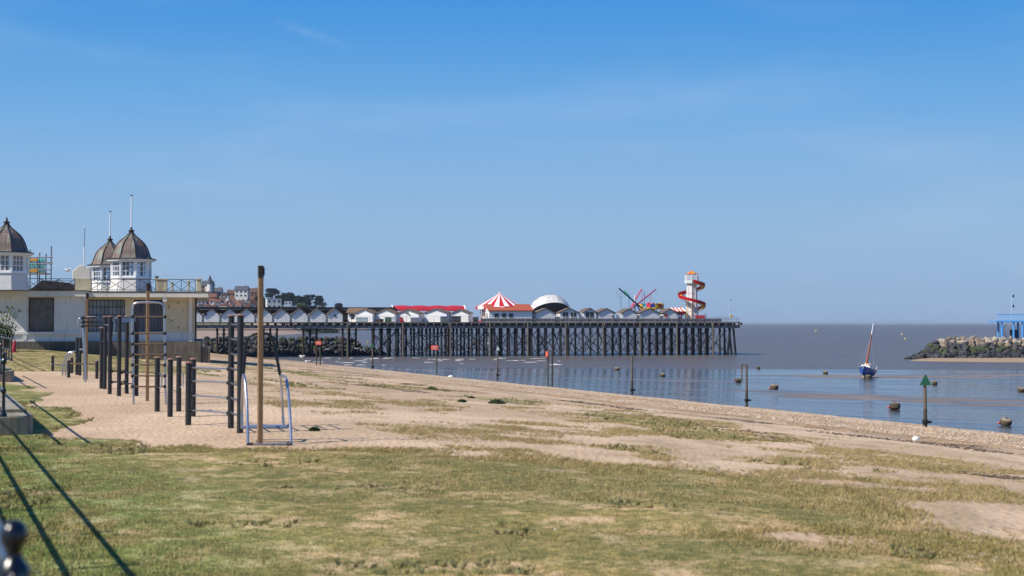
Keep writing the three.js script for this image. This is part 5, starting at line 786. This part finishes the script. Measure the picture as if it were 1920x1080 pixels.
function warning(label, px, base, sx0, sx1, sy0, sy1, posts, bent) {
  const g = ground(px, base, shoreY), d = -g.z, t = thing('warning_sign', label, 'sign', [g.x, g.y, g.z], 0, 'red warning boards along the shore'), X = (p) => (p - px) * d / FPX, Y = (p) => (base - p) * d / FPX;
  for (const [p, b, tp] of posts) P('post', bar(V(X(p), Math.min(0, Y(b)) - 0.3, 0), V(X(p), Y(tp), 0), 0.055, 8), M.timberWet, t);
  const w = X(sx1) - X(sx0), h = Y(sy0) - Y(sy1); let g2; if (bent) { const rows = []; for (let j = 0; j <= 8; j++) { const r = []; for (let i = 0; i <= 8; i++) r.push(V((i / 8 - 0.5) * w * (1 - 0.25 * Math.sin(j / 8 * Math.PI)), (j / 8 - 0.5) * h, 0.08 * Math.sin(i / 8 * 3) + 0.06 * Math.cos(j / 8 * 3))); rows.push(r); } const b = quadStrip(rows); g2 = [b, b.clone().translate(0, 0, -0.02)]; } else g2 = [box(w, h, 0.03, 0, 0, 0)];
  const s = part('board', merge(g2.map((q) => q)), M.signRedD ??= Object.assign(M.signRed.clone(), { side: 2 }), t); s.position.set((X(sx0) + X(sx1)) / 2, (Y(sy0) + Y(sy1)) / 2, 0.09);
  if (!bent) for (const [f, ww] of [[0.22, 0.55], [-0.02, 0.8], [-0.26, 0.5]]) P('text_line', box(w * ww, h * 0.09, 0.006, 0, h * f, 0.02), M.signText, s);
  return t;
}
warning('red warning board on posts in front of the rock mound', 600.3, 686.5, 591.5, 602.5, 639.5, 646.5, [[593.3, 671, 640], [600.3, 686.5, 637]]);
warning('red warning board on a post before the pier piles', 819, 700.5, 808, 821.8, 647.5, 656.2, [[819, 700.5, 646]]);
{ const t = warning('bent pink warning board on a wooden post', 1035.5, 722, 1022.5, 1030, 659, 668.5, [[1027.5, 681, 660], [1035.5, 722, 655]], true); P('cross_arm', box(0.45, 0.06, 0.08, -0.18, 2.62, 0), M.timberGrey, t); }
// mooring drums lying on the flat
const drumG = lathe([[0.001, -0.3], [0.34, -0.3], [0.40, -0.18], [0.40, 0.12], [0.36, 0.22], [0.001, 0.24]], 20), drumTop = lathe([[0.36, 0.22], [0.30, 0.27], [0.001, 0.28]], 20);
[[1073, 688.5, 0, 0, 'small mooring drum nearest the bent pink board'], [1157, 694.5, 0, 0, 'mooring drum just seaward of the edge-on green marker'], [1242, 706.5, 0, 0, 'rounded mooring drum right of the edge-on green marker'], [1384.5, 717, 0.3, 1, 'mooring drum touching the broken-framed post on its left'], [1405, 686, 0, 0, 'far mooring drum behind the top of the broken-framed post'], [1422, 692, 0, 0, 'far mooring drum right of the broken-framed post'], [1452, 730, 0.35, 1, 'tilted mooring drum with a red float right of the broken-framed post'], [1548, 701, 0, 0, 'mooring drum midway between the framed post and the boat'], [1628, 710, 0, 0, 'pale mooring drum under the boat'], [1678, 767.5, 0.12, 1, 'large mooring drum with a pink float left of the green triangle post'], [1752.5, 721.5, 0, 0, 'mooring drum just right of the large green triangle'], [1886, 798.5, 0.15, 1, 'nearest mooring drum with a red float beside the shingle'], [1915, 734.5, 0, 0, 'mooring drum cut by the frame edge']].forEach(([px, py, tilt, fl, label], i) => {
  const g = ground(px, py, flatY), t = thing('mooring_drum', label, 'mooring drum', [g.x, g.y + 0.2, g.z], i * 1.3, 'mooring drums on the mud flat'); t.rotation.z = tilt + (hash2(i, 1) - 0.5) * 0.2; t.scale.setScalar(0.62 + 0.3 * hash2(i, 2)); t.scale.y *= 0.75 + 0.3 * hash2(i, 6); t.rotation.x = (hash2(i, 8) - 0.5) * 0.5;
  part('drum', drumG, M.drum, t); part('pale_top', drumTop, M.drumTop, t); const k = part('lug', new THREE.TorusGeometry(0.09, 0.025, 6, 12), M.rustyPile, t); k.position.y = 0.32;  // the top is a paler tone than the drum body
  if (fl) { const f = part('pick_up_float', new THREE.SphereGeometry(0.11, 14, 10), M.floatPink, t); f.position.set(-0.5, -0.12, 0.05).applyAxisAngle(V(0, 1, 0), -i * 1.3); }
});
[[1530, 621.5, 'yellow'], [1691, 628, 'yellow'], [1697, 636.5, 'yellow'], [690, 643, 'orange'], [770.6, 653, 'orange'], [887.3, 642.3, 'orange'], [915, 645, 'white'], [950, 647.5, 'white']].forEach(([px, py, c], i) => { const r = ray(px, py), k = (SEA - EYE) / r.y, t = thing('sea_buoy', [`far yellow buoy alone beyond the pier end`, 'smaller yellow buoy off the harbour arm', 'larger yellow buoy off the harbour arm', 'orange buoy above the end of the rock mound', 'orange buoy seen between pier piles near the first red board', 'orange buoy seen between piles below the carousel', 'pale buoy seen between piles left of the pale triangle', 'pale buoy seen between piles right of the pale triangle'][i], 'buoy', [r.x * k, SEA, r.z * k], 0, 'round buoys on the sea'); const s = 1.7 * -r.z * k / FPX; part('float', new THREE.SphereGeometry(s, 14, 10).translate(0, s * 0.6, 0), c === 'yellow' ? M.buoyYellow : c === 'orange' ? M.scaffoldBoard : M.buoyWhite, t); part('eye', new THREE.TorusGeometry(s * 0.25, s * 0.07, 6, 10).translate(0, s * 1.7, 0), M.rail, t); });
{ // grounded sailing boat
  const g = ground(1622, 708, flatY), t = thing('sailing_boat', 'small blue sailing boat aground and heeled on the mud', 'boat', [g.x, g.y + 0.12, g.z], 0), sc = -g.z / 170, L = 5.2;
  const sec = (s) => { const b = 0.98 * Math.pow(Math.sin(Math.PI * (0.18 + 0.82 * (1 - s)) * 0.62), 0.9) * (s > 0.98 ? 0.06 : 1) * (1 - 0.55 * Math.pow(s, 3)), sh = 0.95 + 0.22 * s * s; return [[0, 0.02 + 0.15 * s * s], [b * 0.42, 0.08 + 0.15 * s * s], [b * 0.8, 0.36], [b * 0.97, 0.7], [b, sh]]; };
  const side = (m) => { const rows = []; for (let i = 0; i <= 16; i++) { const s = i / 16; rows.push(sec(s).map(([x, y]) => V(x * m, y, -L / 2 + L * s))); } return quadStrip(rows); };
  const hb = Object.assign(M.hullBlue.clone(), { side: 2 }), hd = Object.assign(M.hullDark.clone(), { side: 2 });
  const hull = new THREE.Group(); hull.name = 'hull'; part('port_side', side(-1), hb, t); part('starboard_side', side(1), hb, t);
  const tr = sec(0); part('transom', quadStrip([tr.map(([x, y]) => V(-x, y, -L / 2)), tr.map(([x, y]) => V(x, y, -L / 2))]), hd, t);
  P('deck', (() => { const rows = []; for (let i = 0; i <= 16; i++) { const s = i / 16, q = sec(s)[4]; rows.push([V(-q[0] * 0.97, q[1] - 0.03, -L / 2 + L * s), V(0, q[1] + 0.03, -L / 2 + L * s), V(q[0] * 0.97, q[1] - 0.03, -L / 2 + L * s)]); } return quadStrip(rows); })(), Object.assign(M.keelPale.clone(), { side: 2 }), t);
  for (const m of [-1, 1]) part('gunwale', tube([0, 0.25, 0.5, 0.75, 1].map((s) => V(sec(s)[4][0] * m, sec(s)[4][1] + 0.02, -L / 2 + L * s)), 0.045, 30, 6), M.keelPale, t);
  P('keel', [box(0.12, 0.3, L * 0.7, 0, 0.0, -0.2), beam(V(0, 0.05, L / 2 - 0.4), V(0, 1.15, L / 2 + 0.03), 0.09, 0.1)], M.keelPale, t);
  P('cabin', prism([[-0.55, 0], [0.55, 0], [0.44, 0.3], [-0.44, 0.3]], 1.4, 0.04).translate(0, 1.0, -0.5), M.whitePaint, t); P('sprayhood', new THREE.SphereGeometry(0.5, 14, 8, 0, 6.3, 0, 1.6).scale(1, 0.8, 0.8).translate(0, 1.32, -0.9), M.keelPale, t);
  P('mast', bar(V(0, 1.1, 0.6), V(0, 6.3, 0.35), 0.055, 8, 0.04), M.sailRed, t); P('furled_sail', bar(V(0, 1.6, 0.42), V(0, 5.0, 0.3), 0.11, 10, 0.07), M.sailRed, t); P('masthead', bar(V(0, 5.1, 0.4), V(0, 6.4, 0.35), 0.065, 8, 0.05), M.whitePaint, t);
  P('boom', bar(V(0, 1.75, 0.5), V(0, 1.62, -1.7), 0.05, 8), M.timber, t);
  for (const [a, b] of [[V(-0.9, 1.0, 0.3), V(0, 4.9, 0.4)], [V(0.9, 1.0, 0.3), V(0, 4.9, 0.4)], [V(0, 1.2, 2.6), V(0, 4.9, 0.4)]]) P('stay', bar(a, b, 0.018, 5), M.rail, t);
  for (const [x, z] of [[-0.85, -2.3], [0.85, -2.3], [0.3, 2.2]]) P('stanchion', bar(V(x, 1.0, z), V(x, 1.5, z), 0.03, 5), M.pole, t);
  t.rotation.set(0, -0.38, -0.17, 'ZYX'); t.scale.setScalar(sc);
}
function gull(label, px, py, d, spread, y) {
  const p = y === undefined ? at(px, py, d) : V(at(px, py, d).x, y, -d), t = thing('gull', label, 'gull', p.toArray(), 0.6, 'gulls near the shore');
  const rows = []; for (let j = 0; j <= 10; j++) { const s = j / 10, r = 0.075 * Math.sin(Math.PI * Math.pow(s, 0.75)) + (s > 0.8 ? 0.02 : 0), w = []; for (let i = 0; i <= 10; i++) { const a = i / 10 * 2 * Math.PI; w.push(V(s * 0.46 - 0.23, Math.cos(a) * r + (s < 0.3 ? 0.06 * (0.3 - s) / 0.3 : 0) + 0.12, Math.sin(a) * r)); } rows.push(w); }
  const wing = (m) => quadStrip([0, 0.35, 0.7, 1].map((s) => [V(-0.08 - 0.05 * s, 0.14 + spread * (s < 0.5 ? s * 0.5 : 0.25 - (s - 0.5) * 0.2), m * (0.05 + s * 0.55)), V(0.06 + 0.03 * s, 0.15 + spread * (s < 0.5 ? s * 0.5 : 0.25 - (s - 0.5) * 0.2), m * (0.05 + s * 0.55)), V(0.1 * (1 - s) + 0.06, 0.14 + spread * (s < 0.5 ? s * 0.5 : 0.25 - (s - 0.5) * 0.2), m * (0.05 + s * 0.55))]));
  const gm = Object.assign(M.gull.clone(), { side: 2 }), b = [quadStrip(rows), new THREE.SphereGeometry(0.055, 10, 8).translate(-0.24, 0.2, 0)]; part('body', merge(b), gm, t);
  if (spread) { part('wing', wing(1), gm, t); part('wing', wing(-1), gm, t); } else part('folded_wings', new THREE.SphereGeometry(0.09, 10, 8).scale(2, 0.55, 0.8).translate(0.06, 0.15, 0), M.gullGrey, t);
  part('beak', new THREE.ConeGeometry(0.016, 0.07, 6).rotateZ(Math.PI / 2).translate(-0.32, 0.19, 0), M.scaffoldBoard, t); return t;
}
gull('white gull with raised wings above the far shingle', 566, 672, 150, 0.9); gull('second white gull taking off just below the first', 576, 681, 152, 0.7); gull('gull gliding with flat wings before the rock mound', 668, 655.5, 190, 0.25); gull('gull gliding lower against the dark rocks', 614, 656.5, 200, 0.2); gull('gull banking above the pavilion terrace', 127, 511, 101, 0.6);
{ const g = ground(1717, 831), t = thing('white_float', 'round white float lying on the shingle', 'float', [g.x, g.y + 0.12, g.z]); part('float_ball', new THREE.SphereGeometry(0.085, 20, 14).scale(1.1, 0.9, 1), M.gull, t); part('float_neck', new THREE.CylinderGeometry(0.024, 0.03, 0.05, 10).rotateZ(-1.1).translate(0.09, 0.035, 0), M.gullGrey, t); const b = ground(845, 709), q = part('shore_gull', new THREE.SphereGeometry(0.13, 12, 8).scale(1.7, 0.8, 0.8), M.gull); q.position.set(b.x, b.y + 0.12, b.z); tag(q, 'white gull sitting on the shingle near the second red board', 'gull'); }
// low shore plants
[[931, 757, 0.24, 'largest dark green shore plant on the middle of the beach'], [810, 731, 0.22, 'wide flat shore plant left of the largest one'], [866, 754, 0.12, 'small shore plant just left of the largest one'], [884, 747, 0.1, 'tiny shore plant between the larger ones'], [590, 808, 0.08, 'low tuft plant on the sand right of the stepper frame']].forEach(([px, py, r, label], i) => {
  const g = ground(px, py), t = thing('shore_plant', label, 'plant', g.toArray(), 0, 'shore plants'), R = mulberry(60 + i), lv = []; for (let k = 0; k < 420; k++) { const a = R() * 6.28, q = Math.sqrt(R()) * r, hh = 0.6 * r * (1 - (q / r) ** 2) * R(), l = new THREE.PlaneGeometry(0.02 + 0.02 * R(), 0.05); l.rotateX(-1 + R() * 2); l.rotateY(R() * 6); l.translate(Math.cos(a) * q * 1.3, 0.02 + hh, Math.sin(a) * q); lv.push(l); }
  part('leaves', merge(lv), i % 2 ? M.leaf : M.leafDark, t); part('stem', bar(V(0, -0.03, 0), V(0, r * 0.4, 0), 0.02, 6), M.bark, t);
});

// ---------- the town on the hill ----------
function house(o) {
  const { px, base, w, h, roofH, wall, roof, d, label, gable = false, turn = 0, depth = w * 0.8, group = 'houses on the far hill', name = 'house' } = o, k = d / FPX, c = at(px, base, d);
  const t = thing(name, label, 'house', [c.x, c.y, c.z], turn, group), W = w * k, H = h * k, D = depth * k, RH = roofH * k;
  P('walls', box(W, H + 6, D, 0, H / 2 - 3, -D / 2), wall, t);
  if (roofH > 0) { const g = gable ? prism([[-W / 2 - 0.4, 0], [W / 2 + 0.4, 0], [0, RH]], D + 0.8).translate(0, H, -D - 0.4) : prism([[-D / 2 - 0.4, 0], [D / 2 + 0.4, 0], [0, RH]], W + 0.8).rotateY(Math.PI / 2).translate(-W / 2 - 0.4, H, -D / 2); const r = P('roof', g, roof, t); if (o.chimney !== false) P('chimney', box(0.9, 1.8, 0.9, W * 0.3, H + RH * 0.9, -D / 2), o.stack ?? M.brickFar, r); }
  const n = Math.max(1, Math.round(W / 3.4)), fl = Math.max(1, Math.round(H / 3.4)); for (let f = 0; f < fl; f++) for (let i = 0; i < n; i++) P('window', box(W / n * 0.42, H / fl * 0.42, 0.12, -W / 2 + (i + 0.5) * W / n, (f + 0.55) * H / fl, 0.03), M.darkGlass, t);
  if (o.extra) o.extra(t, W, H, D, RH, k);
  return t;
}
M.brickFar = mat('#7c4a38', 0.95); M.roofRed = mat('#754b3c', 0.9); M.roofBrown = mat('#5e463c', 0.9); M.slateFar = mat('#4d5058', 0.85); M.wallFar = mat('#d8d6d0', 0.9); M.wallBlue = mat('#a9b4c2', 0.9); M.wallBrick = mat('#8f6350', 0.95);
house({ px: 388, base: 548, w: 21, h: 12, roofH: 10, d: 1180, wall: M.wallBrick, roof: M.slateFar, label: 'tall dark slate-roofed house with a pointed turret on the hilltop', extra: (t, W, H, D, RH, k) => { P('turret', new THREE.CylinderGeometry(2.2, 2.2, H + 2, 10).translate(W * 0.28, H / 2 + 1, 0.5), M.wallFar, t); P('turret_roof', new THREE.ConeGeometry(2.8, 7.5, 10).translate(W * 0.28, H + 5.6, 0.5), M.slateFar, t); P('white_bay', box(5, H * 1.2, 0.5, W * 0.1, H * 0.3, 0.4), M.wallFar, t); } });
house({ px: 406, base: 556, w: 18, h: 8, roofH: 9, d: 1190, wall: M.wallBlue, roof: M.slateFar, label: 'slate-roofed grey house just right of the turret house' });
house({ px: 452, base: 558, w: 24, h: 14, roofH: 8, d: 1150, wall: M.wallFar, roof: M.slateFar, label: 'large white house with a dark slate roof on the skyline' });
house({ px: 473, base: 558, w: 20, h: 10, roofH: 8, d: 1200, wall: M.wallBrick, roof: M.roofBrown, label: 'brown-roofed house between the large white house and the front pole' });
house({ px: 434, base: 556, w: 16, h: 6, roofH: 7, d: 1170, wall: M.wallBrick, roof: M.roofBrown, label: 'brown-roofed house left of the large white house' });
house({ px: 386, base: 562, w: 14, h: 8, roofH: 7, d: 1120, wall: M.wallFar, roof: M.roofRed, gable: true, label: 'white gabled house with an orange roof below the turret house' });
house({ px: 399, base: 565, w: 13, h: 8, roofH: 7, d: 1105, wall: M.wallBrick, roof: M.roofRed, label: 'orange-roofed brick house second from the pavilion corner' });
house({ px: 420, base: 562, w: 16, h: 8, roofH: 6, d: 1110, wall: M.wallFar, roof: M.roofBrown, gable: true, label: 'white gabled house with a brown roof in the middle of the slope' });
const R3 = mulberry(404), ORD = [...nth, 'eleventh', 'twelfth'];
for (let i = 0; i < 24; i++) { const px = 367 + (i % 12) * 9.4 + R3() * 5, row = Math.floor(i / 12), base = 573 + row * 6 + R3() * 3 - (row ? 0 : (px < 430 ? 3 : 0)), d = 1060 - row * 70 - R3() * 40; house({ px, base, w: 8 + R3() * 6, h: 5 + R3() * 3, roofH: 3.5 + R3() * 2, d, wall: [M.wallFar, M.wallFar, M.wallBlue, M.wallBrick][Math.floor(R3() * 4)], roof: [M.slateFar, M.roofBrown, M.roofRed][Math.floor(R3() * 3)], gable: R3() < 0.5, turn: (R3() - 0.5) * 0.7, label: `${ORD[i % 12]} small house from the pavilion corner in the ${row ? 'lower' : 'upper'} terrace row on the far hill`, group: 'small houses low on the far hill' }); }
house({ px: 514, base: 580, w: 27, h: 19, roofH: 0, d: 1040, wall: M.wallFar, roof: M.slateFar, depth: 14, turn: 0.35, name: 'apartment_block', group: undefined, label: 'white flat-roofed apartment block below the dark trees', extra: (t, W, H, D) => P('parapet', box(W + 0.3, 0.5, D + 0.3, 0, H + 0.25, -D / 2), M.wallBlue, t) });
house({ px: 540, base: 580, w: 13, h: 15, roofH: 0, d: 1080, wall: M.wallBlue, roof: M.slateFar, name: 'apartment_block', group: undefined, label: 'smaller blue grey block right of the white apartment block' });
function tree(label, px, base, top, wpx, d, m, seed, flat) {
  const k = d / FPX, c = at(px, base, d), H = (base - top) * k, Wd = wpx * k / 2, R = mulberry(seed), t = thing('tree', label, 'tree', [c.x, c.y - 3, c.z], 0, 'dark trees on the headland'), lv = [];
  const limbs = [bar(V(0, 0, 0), V(0.2, 3 + H * 0.8, 0), 0.55, 8, 0.2)], cl = [];
  for (let i = 0; i < 34; i++) { const f = 0.10 + 0.78 * Math.sqrt(R()), a = R() * 6.28, r = Wd * (flat ? Math.sin(Math.PI * Math.min(1, 0.25 + f * 0.68)) : 1.05 - f * 0.75) * (0.35 + 0.7 * R()); const q = V(Math.cos(a) * r, 3 + H * f * 0.95, Math.sin(a) * r * 0.8); cl.push(q); limbs.push(bar(V(0, 3 + H * f * 0.6, 0), q, 0.16, 5, 0.05)); }
  for (const q of cl) for (let i = 0; i < 90; i++) { const s = 0.3 + 0.75 * R(), v = V(R() - 0.5, R() - 0.5, R() - 0.5).normalize().multiplyScalar(Math.cbrt(R()) * Wd * 0.42), g = new THREE.PlaneGeometry(s, s * 0.6); g.rotateX(R() * 6); g.rotateY(R() * 6); g.translate(q.x + v.x, q.y + v.y * 0.5, q.z + v.z); lv.push(g); }
  part('trunk', merge(limbs), M.bark, t); part('crown', merge(lv), m, t); return t;
}
tree('spreading cedar standing alone above the white apartment block', 511, 564, 536.5, 27, 1130, M.leafCedar, 71, true);
tree('rounded dark tree right of the spreading cedar', 538, 574, 546, 30, 1140, M.leafCedar, 72, true);
tree('dark pine left in the dense clump on the headland', 564, 581, 550, 24, 1120, M.leafCedar, 73, true); tree('tallest dark pine in the middle of the clump', 581, 582, 548, 26, 1130, M.leafCedar, 74, true); tree('broad dark pine at the seaward side of the clump', 599, 584, 551, 26, 1120, M.leafCedar, 75, false);
tree('small lone tree at the tip of the headland', 635, 584, 567.5, 20, 1250, M.leafCedar, 76, false);
tree('pale olive bush in front of the dark pines', 566, 582, 567, 22, 1080, M.leaf, 77, true); tree('dark bush left of the apartment block', 497, 581, 560, 18, 1090, M.leafDark, 78, true);

tree('dark tree joining the cedar to the rounded tree', 525, 574, 552, 22, 1150, M.leafCedar, 79, true); tree('dark tree joining the rounded tree to the pine clump', 551, 578, 552, 24, 1150, M.leafCedar, 80, true); tree('low dark tree behind the front wooden pole', 487, 577, 553, 22, 1160, M.leafCedar, 81, true);
{ const R = mulberry(909), g = [], o = new THREE.Object3D(); for (let i = 0; i < 140; i++) { const q = V(R() - 0.5, R() - 0.3, R() - 0.5).normalize().multiplyScalar(Math.cbrt(R())), l = new THREE.PlaneGeometry(0.28, 0.2); l.rotateX(R() * 6); l.rotateY(R() * 6); l.translate(q.x, q.y * 0.8 + 0.3, q.z); g.push(l); }
  const im = new THREE.InstancedMesh(merge(g), mat('#ffffff', 0.9, { side: THREE.DoubleSide }), 170), c = new THREE.Color(); for (let i = 0; i < 170; i++) { const d = 980 + 240 * R(), px = 366 + 262 * R(), x = (px - 960) / FPX * d, s = 2 + 2.6 * R(); o.position.set(x, landY(x, d) + 0.4, -d); o.rotation.y = R() * 6; o.scale.set(s * 1.4, s, s); o.updateMatrix(); im.setMatrixAt(i, o.matrix); im.setColorAt(i, c.setRGB(...mix3([0.03, 0.045, 0.025], [0.10, 0.10, 0.045], R()))); }
  im.name = 'hillside_scrub'; im.castShadow = im.receiveShadow = true; scene.add(im); tag(im, 'scrub and garden bushes between the houses on the far hill', 'scrub', null, 'stuff'); }
renderer.render(scene, camera);
